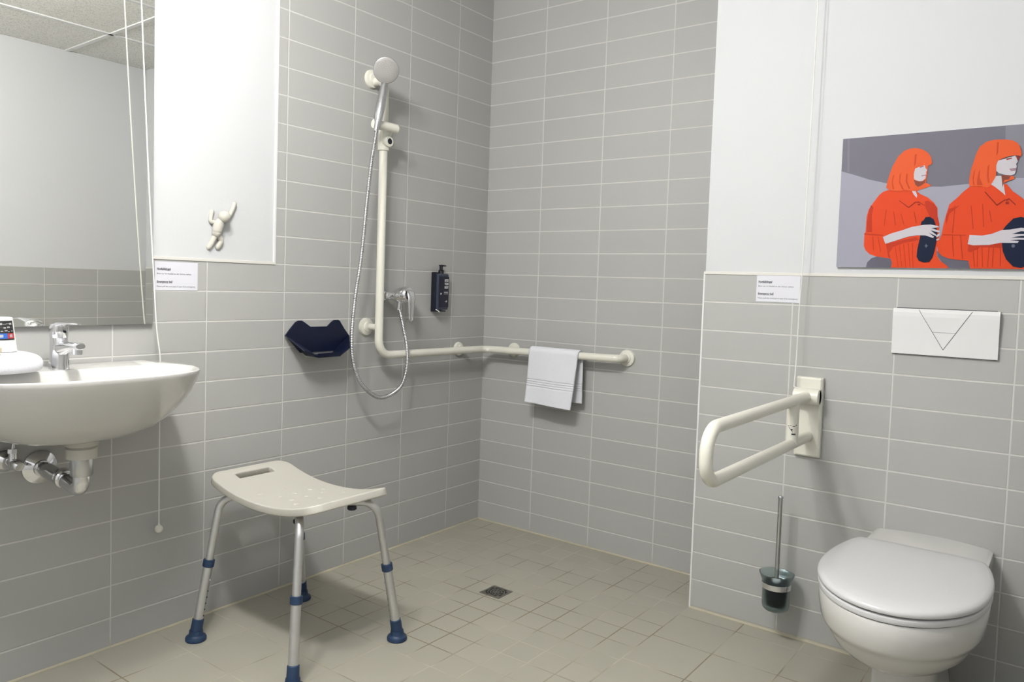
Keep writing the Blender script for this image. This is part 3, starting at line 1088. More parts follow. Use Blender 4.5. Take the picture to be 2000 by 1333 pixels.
# ------------------------------------------------------------------ soap dispenser
sd = thing('soap_dispenser', 'black pump soap bottle in a wall bracket near the shower corner', 'soap dispenser', (-0.345, 0, 1.02))
mb = MB()
mb.box(-0.386, -0.318, -0.003, -0.0005, 1.020, 1.190)
mb.box(-0.386, -0.3825, -0.026, -0.0005, 1.020, 1.190)
mb.box(-0.386, -0.330, -0.040, -0.0005, 1.016, 1.022)
mb.build('wall_bracket', M_BLACK, sd, smooth=False, bevel=0.001)
mb = MB()
mb.box(-0.3815, -0.3085, -0.037, -0.0035, 1.0245, 1.184)
mb.build('bottle', plain('bottle_slate', (0.035, 0.045, 0.075), 0.3), sd, smooth=False, bevel=0.006)
mb = MB()
mb.box(-0.3740, -0.3110, -0.0386, -0.0375, 1.036, 1.172)
mb.build('bottle_label', plain('label_black', (0.004, 0.004, 0.02), 0.35), sd, smooth=False)
mb = MB()
yy = -0.0390
for k, s_ in enumerate(('ROCK', 'YOUR', 'BODY')):
    text_on(mb, s_, 0.0145, (-0.3400, yy, 1.1500 - 0.0155 * k), (1, 0, 0), (0, 0, 1), 0.0007, 0.0265)
mb.build('label_lettering', M_WINK, sd, smooth=False)
mb = MB()
for k in range(3):
    z_ = 1.1040 - 0.0050 * k
    mb.add([(-0.3430, yy, z_), (-0.3160, yy, z_), (-0.3160, yy, z_ + (0.0022 if k == 1 else 0.0010)), (-0.3430, yy, z_ + (0.0022 if k == 1 else 0.0010))], [(0, 1, 2, 3)])
mb.build('label_rule', M_WINK, sd, smooth=False)
mb = MB()
mb.add([(-0.3665, yy, 1.092), (-0.3595, yy, 1.092), (-0.3595, yy, 1.099), (-0.3665, yy, 1.099)], [(0, 1, 2, 3)])
mb.add([(-0.3270, yy, 1.058), (-0.3220, yy, 1.058), (-0.3220, yy, 1.066), (-0.3270, yy, 1.066)], [(0, 1, 2, 3)])
mb.add([(-0.3340, yy, 1.059), (-0.3300, yy, 1.059), (-0.3300, yy, 1.063), (-0.3340, yy, 1.063)], [(0, 1, 2, 3)])
mb.build('label_icon', M_WINK, sd, smooth=False)
mb = MB()
mb.lathe([(0.0125, 0.0), (0.0125, 0.014), (0.0105, 0.016), (0.0075, 0.018), (0.0075, 0.034), (0.011, 0.035), (0.011, 0.039)], (-0.345, -0.020, 1.184), (0, 0, 1), 20)
mb.tube([(-0.345, -0.020, 1.2205), (-0.343, -0.046, 1.219)], [0.0045, 0.003], 10)
mb.build('pump', M_BLACK, sd)
mb = MB()
mb.tube([(-0.385, -0.030, 1.026), (-0.378, -0.041, 1.018), (-0.370, -0.041, 1.014)], 0.003, 8)
mb.build('lock_key', M_CHROME, sd)

# ------------------------------------------------------------------ towel on the rail
def towel_sheet(x_f, y0, y1, flare):
    pass


tws = []
n_s, n_y = 230, 40
prof = []
zt = ZR + 0.003
Rr = 0.0215
for i in range(n_s + 1):
    s_ = i / n_s
    if s_ < 0.47:            # front fall, from the hem up
        f_ = s_ / 0.47
        prof.append((-OF - Rr - 0.016 * (1 - f_) ** 1.2, 0.625 + (zt - 0.625) * f_, 0))
    elif s_ < 0.58:
        q = PI * (s_ - 0.47) / 0.11
        prof.append((-OF - Rr * math.cos(q), zt + Rr * math.sin(q), 1))
    else:
        f_ = (s_ - 0.58) / 0.42
        prof.append((-OF + Rr + 0.006 * f_, zt + (0.640 - zt) * f_, 2))
vs, fs = [], []
for i, (x, z, part) in enumerate(prof):
    s_ = i / n_s
    for j in range(n_y + 1):
        t_ = j / n_y
        drop = max(0, (zt - z)) / 0.22
        y0_, y1_ = -0.336 + 0.006 * drop, -0.588 + 0.020 * drop * (part == 0)
        y = y0_ + (y1_ - y0_) * t_
        wob = 0.0035 * math.sin(t_ * 7 + s_ * 4) * min(1, drop * 1.5)
        zz = z
        if part == 0:
            zz = z - 0.010 * t_ * drop
            # woven border stripes
            for zb in (0.698, 0.708, 0.718, 0.728):
                wob += 0.0032 * math.exp(-((zz - zb + 0.003 * t_) / 0.0024) ** 2)
        if part == 2:
            wob *= 0.4
            for zb in (0.698, 0.708, 0.718, 0.728):
                wob -= 0.0032 * math.exp(-((zz - zb) / 0.0024) ** 2)
        vs.append((x + wob, y, zz))
for i in range(n_s):
    for j in range(n_y):
        a_ = i * (n_y + 1) + j
        fs.append((a_, a_ + 1, a_ + n_y + 2, a_ + n_y + 1))
tow = add_mesh('hanging_towel', vs, fs, M_TOWEL, None, smooth=True, solid=0.008, auto=False)
tow.modifiers['solid'].offset = 0
tag(tow, 'white terry towel with woven border draped over the horizontal grab rail', 'towel')

# ------------------------------------------------------------------ shower stool
st = thing('shower_stool', 'ivory curved shower stool with aluminium legs and blue feet on the tiled floor', 'stool', (-1.39, -0.37, 0))
SX, SY = -1.392, -0.370
HX, HY = 0.152, 0.262


def seat_z(y):
    t_ = (y - SY) / HY
    return 0.468 + 0.045 * abs(t_) ** 2.1


def seat_outline(hx_, hy_, r_=0.050, n=10):
    pts = []
    for cx__, cy__, a0 in ((hx_ - r_, hy_ - r_, 0), (-hx_ + r_, hy_ - r_, 90), (-hx_ + r_, -hy_ + r_, 180), (hx_ - r_, -hy_ + r_, 270)):
        for k in range(n + 1):
            q = math.radians(a0 + 90 * k / n)
            pts.append((cx__ + r_ * math.cos(q), cy__ + r_ * math.sin(q)))
    return pts


def grid_seat():
    """top surface as a dense grid with a handle slot, then walls"""
    bm = bmesh.new()
    nx, ny = 40, 70
    # slot near the wall end, along x
    sl_y0, sl_y1, sl_x = SY + HY - 0.062, SY + HY - 0.030, 0.070
    xs = [SX - HX + 2 * HX * i / nx for i in range(nx + 1)]
    ys = [SY - HY + 2 * HY * i / ny for i in range(ny + 1)]
    r_ = 0.045

    def warp(x, y):
        # push the square grid corners in to a rounded rectangle
        lx, ly = x - SX, y - SY
        k_ = max(abs(lx) / HX, abs(ly) / HY)
        if k_ < 1e-6:
            return x, y
        # boundary point along the same square direction
        bx, by = lx / k_, ly / k_
        qx, qy = abs(bx) - (HX - r_), abs(by) - (HY - r_)
        if qx > 0 and qy > 0:
            # square corner -> arc
            if qx >= r_ - 1e-9:
                ang = math.atan2(qy, r_) 
            else:
                ang = PI / 2 - math.atan2(qx, r_)
            ax_, ay_ = (HX - r_) + r_ * math.cos(ang), (HY - r_) + r_ * math.sin(ang)
            fx_, fy_ = math.copysign(ax_, bx), math.copysign(ay_, by)
            blend = k_ ** 6
            bx, by = bx + (fx_ - bx) * blend, by + (fy_ - by) * blend
        return SX + bx * k_, SY + by * k_
    V = {}
    for i, x in enumerate(xs):
        for j, y in enumerate(ys):
            wx, wy = warp(x, y)
            V[i, j] = bm.verts.new((wx, wy, seat_z(wy)))
    for i in range(nx):
        for j in range(ny):
            cx__, cy__ = (xs[i] + xs[i + 1]) / 2, (ys[j] + ys[j + 1]) / 2
            if sl_y0 < cy__ < sl_y1 and abs(cx__ - SX) < sl_x:
                continue
            bm.faces.new((V[i, j], V[i + 1, j], V[i + 1, j + 1], V[i, j + 1]))
    for v in list(bm.verts):
        if not v.link_faces:
            bm.verts.remove(v)
    me_ = bpy.data.meshes.new('seat')
    bm.normal_update()
    bm.to_mesh(me_)
    bm.free()
    me_.materials.append(M_CREAM2)
    for p_ in me_.polygons:
        p_.use_smooth = True
    o_ = bpy.data.objects.new('seat', me_)
    link(o_, st)
    s1 = o_.modifiers.new('solid', 'SOLIDIFY')
    s1.thickness = 0.024
    s1.offset = -1
    b1 = o_.modifiers.new('bevel', 'BEVEL')
    b1.width = 0.007
    b1.segments = 4
    b1.limit_method = 'ANGLE'
    b1.angle_limit = math.radians(50)
    return o_


grid_seat()
for (ox, oy) in [(-0.06, 0.03), (0.0, 0.03), (0.06, 0.03), (-0.06, -0.03), (0.0, -0.03), (0.06, -0.03), (-0.09, 0.09), (0.0, 0.09), (0.09, 0.0), (-0.09, -0.09), (0.0, -0.09), (0.08, -0.10)]:
    mb = MB()
    mb.ball((SX + ox, SY + oy - 0.02, seat_z(SY + oy - 0.02) - 0.0008), 0.0095, 14, (1, 1, 0.34))
    mb.build('seat_nub', M_CREAM2, st)

FEET = [(-1.597, -0.146), (-1.588, -0.612), (-1.180, -0.614), (-1.180, -0.140)]
TOPS = [(-1.527, -0.165), (-1.534, -0.562), (-1.240, -0.570), (-1.241, -0.180)]
ZT = 0.449
for (fx_, fy_), (tx_, ty_) in zip(FEET, TOPS):
    lg = MB()
    cen = Vector((SX, SY, ZT - 0.003))
    top = Vector((tx_, ty_, ZT))
    ft = Vector((fx_, fy_, 0.028))
    ax_ = (ft - top).normalized()
    pth = fillet([top + (cen - top) * 0.86, top, top + (ft - top) * 0.62], [0, 0.055, 0], 10)
    lg.tube(pth, 0.0125, 20)
    leg = lg.build('leg', M_ALU, st)
    c0 = top + (ft - top) * 0.50
    lo_ = MB()
    lo_.tube([c0, ft], 0.0146, 20)
    # adjustment holes on the inner side and spring button
    lo_.build('lower_tube', M_ALU, leg)
    inn = (cen - ft)
    inn = (inn - ax_ * inn.dot(ax_)).normalized()
    hb = MB()
    for k in range(6):
        pp = top + (ft - top) * (0.70 + 0.045 * k) + inn * 0.0143
        hb.lathe([(0.0028, 0), (0.0028, 0.0008)], pp, inn, 10)
    hb.build('adjusting_hole', M_HOLE, leg)
    sb = MB()
    pp = top + (ft - top) * 0.62 + inn * 0.0140
    sb.lathe([(0.0034, 0), (0.0034, 0.002), (0.001, 0.0035)], pp, inn, 12)
    sb.build('spring_button', M_CHROME, leg)
    cl = MB()
    cl.lathe([(0.0160, -0.012), (0.0178, -0.011), (0.0178, 0.009), (0.0160, 0.011), (0.0115, 0.0115)], c0, ax_, 24)
    cl.build('collar', M_BLUE, leg)
    fo = MB()
    fo.lathe([(0.0150, -0.040), (0.0175, -0.038), (0.0180, -0.006), (0.0180, 0.002)], ft + Vector((0, 0, 0.000)), ax_, 24)
    fo.lathe([(0.0295, -0.028), (0.0318, -0.026), (0.0322, -0.020), (0.0300, -0.015), (0.0240, -0.0125), (0.0215, -0.008), (0.0205, 0.004)], ft, (0, 0, 1), 28)
    fo.build('foot_cap', M_BLUE, leg)
for kx, ky in ((-0.080, 0.132), (0.112, -0.130), (-0.09, -0.12), (0.09, 0.12)):
    kn = MB()
    kn.lathe([(0.005, 0.040), (0.005, 0.010), (0.013, 0.009), (0.0150, 0.006), (0.0150, -0.002), (0.012, -0.004)], (SX + kx, SY + ky, ZT - 0.026), (0, 0, 1), 8)
    kn.build('seat_knob', M_DGREY, st)

# ------------------------------------------------------------------ floor drain
dr = thing('floor_drain', 'small square steel drain grate set in the shower floor', 'drain', (-0.664, -0.62, 0))
cxd, cyd, hd = -0.664, -0.620, 0.0445
mb = MB()
for x0, x1, y0, y1 in [(-hd, hd, hd - 0.009, hd), (-hd, hd, -hd, -hd + 0.009), (-hd, -hd + 0.009, -hd + 0.009, hd - 0.009), (hd - 0.009, hd, -hd + 0.009, hd - 0.009)]:
    mb.box(cxd + x0, cxd + x1, cyd + y0, cyd + y1, 0.0002, 0.0022)
mb.build('frame', M_STEEL, dr, smooth=False)
mb = MB()
mb.box(cxd - hd + 0.009, cxd + hd - 0.009, cyd - hd + 0.009, cyd + hd - 0.009, 0.0001, 0.0006)
mb.build('well', M_HOLE, dr, smooth=False)
mb = MB()


def annulus(r0_, r1_, z0_, z1_, a0_=0, a1_=2 * PI, n_=40):
    rg = []
    for k in range(n_ + 1):
        q = a0_ + (a1_ - a0_) * k / n_
        c_, s_ = math.cos(q), math.sin(q)
        rg.append([(cxd + r0_ * c_, cyd + r0_ * s_, z0_), (cxd + r1_ * c_, cyd + r1_ * s_, z0_), (cxd + r1_ * c_, cyd + r1_ * s_, z1_), (cxd + r0_ * c_, cyd + r0_ * s_, z1_)])
    mb.loft(rg)


for r0_, r1_ in ((0.0, 0.004), (0.0095, 0.0135), (0.0195, 0.0235), (0.0295, 0.0335)):
    annulus(r0_ + 0.0001, r1_, 0.0006, 0.0020)
for k in range(8):
    q = 2 * PI * k / 8 + 0.4
    c_, s_ = math.cos(q), math.sin(q)
    p0, p1 = Vector((cxd + 0.003 * c_, cyd + 0.003 * s_, 0.0013)), Vector((cxd + 0.033 * c_, cyd + 0.033 * s_, 0.0013))
    n_ = Vector((-s_, c_, 0)) * 0.0017
    u_ = Vector((0, 0, 0.0006))
    mb.loft([[p0 - n_ - u_, p0 + n_ - u_, p0 + n_ + u_, p0 - n_ + u_], [p1 - n_ - u_, p1 + n_ - u_, p1 + n_ + u_, p1 - n_ + u_]])
for sx_ in (-1, 1):
    for sy_ in (-1, 1):
        mb.box(cxd + sx_ * 0.030 - 0.0055, cxd + sx_ * 0.030 + 0.0055, cyd + sy_ * 0.030 - 0.0055, cyd + sy_ * 0.030 + 0.0055, 0.0006, 0.0019)
mb.build('grate', M_STEEL, dr, smooth=False)

# ------------------------------------------------------------------ toilet
YT = -1.965
tl = thing('toilet', 'white ceramic toilet with closed lid standing against the tiled wall', 'toilet', (XC - 0.3, YT, 0))


def lid_outline(n=14):
    """closed D outline (u from the wall, v to the right) ccw"""
    half = [(0.148, 0.0), (0.146, 0.08), (0.150, 0.135), (0.166, 0.163), (0.215, 0.179), (0.30, 0.193), (0.385, 0.198), (0.47, 0.192), (0.545, 0.173), (0.61, 0.140), (0.66, 0.094), (0.688, 0.045), (0.696, 0.0)]
    pts = smooth_path([Vector((u, v, 0)) for u, v in half], 5)
    pts = [(p.x, max(p.y, 0)) for p in pts]
    return pts + [(u, -v) for u, v in reversed(pts[1:-1])]


LO = lid_outline()
CU = 0.40


def t_ring(k, z, cu=CU, ku=None, dz=0.0, lift=0.0):
    ku = k if ku is None else ku
    return [(XC - (cu + (u - cu) * ku), YT - v * k, z) for u, v in LO]


mb = MB()
mb.loft([t_ring(0.95, 0.4165), t_ring(0.993, 0.4180), t_ring(1.0, 0.4225), t_ring(0.995, 0.4285), t_ring(0.978, 0.4325), t_ring(0.94, 0.4355), t_ring(0.80, 0.4385), t_ring(0.55, 0.4405), t_ring(0.25, 0.4413), t_ring(0.03, 0.4415)])
mb.build('lid', M_LID, tl)
mb = MB()
mb.loft([t_ring(0.95, 0.3965), t_ring(0.985, 0.3975), t_ring(0.992, 0.402), t_ring(0.990, 0.4095), t_ring(0.975, 0.4125), t_ring(0.94, 0.4130)])
mb.build('seat', M_LID, tl)
mb = MB()
mb.loft([t_ring(0.93, 0.3950), t_ring(0.93, 0.4180)])
mb.build('hinge_spacer', M_LID, tl)


def bowl_ring(ku, kv, z, cu, rear=None):
    out = []
    for u, v in LO:
        uu = cu + (u - 0.42) * ku
        if rear is not None:
            uu = max(uu, rear)
        out.append((XC - uu, YT - v * kv, z))
    return out


mb = MB()
mb.loft([bowl_ring(0.20, 0.20, 0.210, 0.41), bowl_ring(0.36, 0.34, 0.214, 0.41), bowl_ring(0.54, 0.52, 0.226, 0.415), bowl_ring(0.69, 0.67, 0.246, 0.418), bowl_ring(0.80, 0.785, 0.270, 0.42),
         bowl_ring(0.870, 0.86, 0.296, 0.42), bowl_ring(0.893, 0.885, 0.308, 0.42), bowl_ring(0.925, 0.915, 0.313, 0.42), bowl_ring(0.950, 0.94, 0.325, 0.42), bowl_ring(0.975, 0.965, 0.355, 0.42), bowl_ring(0.982, 0.975, 0.390, 0.42), bowl_ring(0.97, 0.96, 0.3945, 0.42)])
mb.build('bowl', M_CERAMIC, tl)
# rear block against the wall
def rear_ring(hw, depth, z, bulge=0.0):
    out = []
    n_ = 24
    for k in range(n_ + 1):
        t_ = k / n_
        v = -hw + 2 * hw * t_
        e_ = 1 - abs(2 * t_ - 1) ** 6
        out.append((XC - depth + 0.018 * (1 - e_), YT - 0.010 - v, z + bulge * (1 - (2 * t_ - 1) ** 2)))
    out.append((XC - 0.0005, YT - 0.010 - hw, z))
    for k in range(1, n_):
        t_ = 1 - k / n_
        v = -hw + 2 * hw * t_
        out.append((XC - 0.0005, YT - 0.010 - v, z + bulge * (1 - (2 * t_ - 1) ** 2)))
    out.append((XC - 0.0005, YT - 0.010 + hw, z))
    return out


mb = MB()
mb.loft([rear_ring(0.085, 0.30, 0.215), rear_ring(0.110, 0.29, 0.24), rear_ring(0.140, 0.26, 0.29), rear_ring(0.155, 0.22, 0.34), rear_ring(0.158, 0.20, 0.40), rear_ring(0.157, 0.18, 0.418, 0.004), rear_ring(0.150, 0.165, 0.424, 0.006), rear_ring(0.14, 0.15, 0.426, 0.008)])
mb.build('rear_deck', M_CERAMIC, tl, bevel=0.006)
mb = MB()


def ped(u0_, u1_, hw, z, ex=4.0):
    cu_, hu = (u0_ + u1_) / 2, (u1_ - u0_) / 2
    out = []
    for k in range(40):
        q = 2 * PI * k / 40
        c_, s_ = math.cos(q), math.sin(q)
        out.append((XC - cu_ - hu * math.copysign(abs(c_) ** (2 / ex), c_), YT - hw * math.copysign(abs(s_) ** (2 / ex), s_), z))
    return out


mb.loft([ped(0.0015, 0.385, 0.092, 0.0, 6), ped(0.0015, 0.375, 0.088, 0.02, 6), ped(0.0015, 0.362, 0.080, 0.08, 6), ped(0.0015, 0.362, 0.080, 0.18, 6), ped(0.0015, 0.40, 0.095, 0.235, 6)])
mb.build('pedestal', M_CERAMIC, tl)

# ------------------------------------------------------------------ flush plate
fp = thing('flush_plate', 'white rectangular flush plate with a triangular button on the tiled wall above the toilet', 'flush plate', (XC, -1.973, 1.04))
y0_, y1_, z0_, z1_ = -1.836, -2.1115, 0.974, 1.112
# cross-section: curved outward at the top
ps = []
for k in range(13):
    t_ = k / 12
    z = z0_ + (z1_ - z0_) * t_
    d = 0.009 + 0.010 * (t_ ** 1.5)
    if t_ > 0.86:
        d *= math.sqrt(max(0, 1 - ((t_ - 0.86) / 0.14) ** 2 * 0.75))
    ps.append((d, z))


def plate_x(z, off=0.0):
    for i in range(12):
        if ps[i][1] <= z <= ps[i + 1][1] + 1e-9:
            f_ = (z - ps[i][1]) / (ps[i + 1][1] - ps[i][1])
            return XC - (ps[i][0] + (ps[i + 1][0] - ps[i][0]) * f_) - off
    return XC - ps[-1][0] - off


rg = []
for y in (y0_, y1_):
    rg.append([(XC - 0.0008, y, z0_)] + [(XC - d, y, z) for d, z in ps] + [(XC - 0.0008, y, z1_)])
mb = MB()
mb.loft(rg)
mb.build('plate', M_WPLA, fp, smooth=False, bevel=0.0012)
mb = MB()
vt, vb, hb_ = z1_ - 0.003, 0.993, 1.044
yl, yr, ym = -1.906, -2.0435, -1.974


def groove(pa, pb, wd=0.0011, n=14):
    """thin dark joint following the plate's face; points are (y, z)"""
    pa, pb = Vector((pa[0], pa[1])), Vector((pb[0], pb[1]))
    d_ = (pb - pa).normalized()
    nn = Vector((-d_.y, d_.x)) * wd / 2
    vs_, fs_ = [], []
    for i in range(n + 1):
        p_ = pa + (pb - pa) * (i / n)
        for q_ in (p_ - nn, p_ + nn):
            vs_.append((plate_x(min(max(q_.y, z0_), z1_), 0.0004), q_.x, q_.y))
    for i in range(n):
        fs_.append((2 * i, 2 * i + 1, 2 * i + 3, 2 * i + 2))
    mb.add(vs_, fs_)


groove((yl, vt), (ym, vb), 0.0013)
groove((yr, vt), (ym, vb), 0.0016)
fl_ = (vt - hb_) / (vt - vb)
groove((yl + (ym - yl) * fl_, hb_), (yr + (ym - yr) * fl_, hb_), 0.0009)
mb.build('button_joint', M_GAP, fp, smooth=False)
mb = MB()
mb.box(XC - 0.004, XC - 0.0002, y1_ + 0.008, y0_ - 0.008, z1_, z1_ + 0.0022)
mb.build('shadow_gap', M_GAP, fp, smooth=False)
mb = MB()
mb.box(XC - 0.005, XC - 0.0002, y1_ + 0.003, y0_ - 0.003, z0_ - 0.0015, z0_)
mb.build('shadow_gap', M_GAP, fp, smooth=False)

# ------------------------------------------------------------------ hinged support rail
sr = thing('hinged_support_rail', 'cream fold-down support rail folded down from its wall plate beside the toilet', 'grab rail', (XC, -1.605, 0.62))
mb = MB()
rgs = []
for z, d in ((0.617, 0.016), (0.622, 0.0195), (0.770, 0.024), (0.872, 0.024), (0.877, 0.020)):
    rgs.append([(XC - 0.0005, -1.564, z), (XC - d * 0.7, -1.564, z), (XC - d, -1.570, z), (XC - d, -1.640, z), (XC - d * 0.7, -1.646, z), (XC - 0.0005, -1.646, z)])
mb.loft(rgs)
mb.build('wall_plate', M_CREAM, sr, smooth=False, bevel=0.0015)
mb = MB()
# hinge saddle: two cheeks and a barrel
mb.tube([(XC - 0.046, -1.5665, 0.817), (XC - 0.046, -1.6445, 0.817)], 0.0245, 28)
mb.box(XC - 0.046, XC - 0.018, -1.6445, -1.5665, 0.7925, 0.8415)
mb.build('hinge_block', M_CREAM, sr, bevel=0.0015)
AY, ZTp, ZBt, XE = -1.608, 0.817, 0.684, -1.176
mb = MB()
pth = fillet([(XC - 0.05, AY, ZTp), (XE, AY, ZTp), (XE, AY, ZBt), (XC - 0.024, AY, ZBt)], [0, 0.060, 0.060, 0], 12)
mb.tube(pth, RR, 26)
mb.build('arm_tube', M_CREAM, sr)
mb = MB()
mb.tube([(-0.500, AY, ZTp), (-0.500, AY, ZBt)], 0.0185, 28)
mb.build('strut', M_CREAM, sr)
# sticker on the strut: pictogram strokes and a bar of small print
mb = MB()
r_s = 0.0188


def strut_pt(a_, z, dr=0.0):
    return (-0.500 + (r_s + dr) * math.cos(a_), AY + (r_s + dr) * math.sin(a_), z)


def strut_patch(a0_, a1_, z0s, z1s, z0e=None, z1e=None, n=5, dr=0.0003):
    vs_, fs_ = [], []
    for i in range(n + 1):
        t_ = i / n
        a_ = a0_ + (a1_ - a0_) * t_
        lo_z = z0s + ((z0e if z0e is not None else z0s) - z0s) * t_
        hi_z = z1s + ((z1e if z1e is not None else z1s) - z1s) * t_
        vs_ += [strut_pt(a_, lo_z, dr), strut_pt(a_, hi_z, dr)]
    for i in range(n):
        fs_.append((2 * i, 2 * i + 2, 2 * i + 3, 2 * i + 1))
    mb.add(vs_, fs_)


base_a = math.radians(166)
strut_patch(base_a + 0.45, base_a + 1.10, 0.7150, 0.7195)
strut_patch(base_a - 0.15, base_a + 0.05, 0.741, 0.743)
strut_patch(base_a + 0.15, base_a + 0.40, 0.742, 0.7435)
strut_patch(base_a + 0.55, base_a + 0.95, 0.741, 0.7425)
strut_patch(base_a - 0.05, base_a + 0.60, 0.738, 0.740, 0.724, 0.7265)
strut_patch(base_a + 0.35, base_a + 0.60, 0.7290, 0.7335)
strut_patch(base_a + 1.05, base_a + 1.25, 0.744, 0.747)
mb.build('sticker_print', M_INK, sr, smooth=False)

# ------------------------------------------------------------------ toilet brush
bx_, by_ = XC - 0.082, -1.551
bh = thing('toilet_brush_holder', 'frosted glass brush cup in a chrome wall ring between the support rail and toilet', 'brush holder', (bx_, by_, 0.11))
mb = MB()
mb.lathe([(0.010, 0.000), (0.032, 0.001), (0.040, 0.008), (0.0425, 0.020), (0.0425, 0.085), (0.045, 0.098), (0.0535, 0.118), (0.0545, 0.122), (0.0520, 0.1215), (0.0425, 0.100), (0.0395, 0.085), (0.0395, 0.022), (0.035, 0.010), (0.010, 0.005)], (bx_, by_, 0.112), (0, 0, 1), 48)
mb.build('glass_cup', M_FROST, bh)
mb = MB()
mb.lathe([(0.0435, 0.0), (0.0462, 0.0), (0.0462, 0.017), (0.0435, 0.017), (0.0435, 0.0)], (bx_, by_, 0.187), (0, 0, 1), 40, False, False)
mb.box(bx_ + 0.043, XC - 0.003, by_ - 0.012, by_ + 0.012, 0.189, 0.202)
mb.lathe([(0.022, 0.0), (0.022, 0.004), (0.018, 0.007)], (XC - 0.0005, by_, 0.200), (-1, 0, 0), 28)
mb.build('ring_bracket', M_CHROME, bh)
br = thing('toilet_brush', 'toilet brush with a slim steel handle standing in the frosted glass cup', 'toilet brush', (bx_, by_, 0.13))
mb = MB()
mb.lathe([(0.0072, 0.0), (0.0072, 0.268), (0.0085, 0.2685), (0.0085, 0.274), (0.0070, 0.276)], (bx_, by_, 0.212), (0, 0, 1), 20)
mb.build('handle', M_DCHROME, br)
mb = MB()
mb.lathe([(0.013, 0.0), (0.013, 0.006), (0.008, 0.010)], (bx_, by_, 0.205), (0, 0, 1), 20)
mb.build('handle_collar', M_WPLA, br)
mb = MB()
mb.lathe([(0.008, 0.0), (0.030, 0.006), (0.034, 0.02), (0.034, 0.065), (0.028, 0.078), (0.008, 0.082)], (bx_, by_, 0.122), (0, 0, 1), 24)
for k in range(120):
    q = random.uniform(0, 2 * PI)
    z = random.uniform(0.13, 0.200)
    c_, s_ = math.cos(q), math.sin(q)
    mb.tube([(bx_ + 0.01 * c_, by_ + 0.01 * s_, z), (bx_ + 0.0375 * c_, by_ + 0.0375 * s_, z + random.uniform(0.0, 0.010))], [0.002, 0.0011], 4)
mb.build('bristle_head', M_BRISTLE, br)

# ------------------------------------------------------------------ poster
po = thing('fashion_poster', 'wide grey and orange photo print of two mannequins, mounted on the white wall', 'poster', (XC, -1.97, 1.235))
PX0, PZ0 = -1.6640, 1.2345
PW, PH = 0.610, 0.4035
mb = MB()
mb.box(XC - 0.008, XC + 0.0028, PX0 - PW, PX0, PZ0, PZ0 + PH)
mb.build('mount_board', M_WPLA, po, smooth=False)
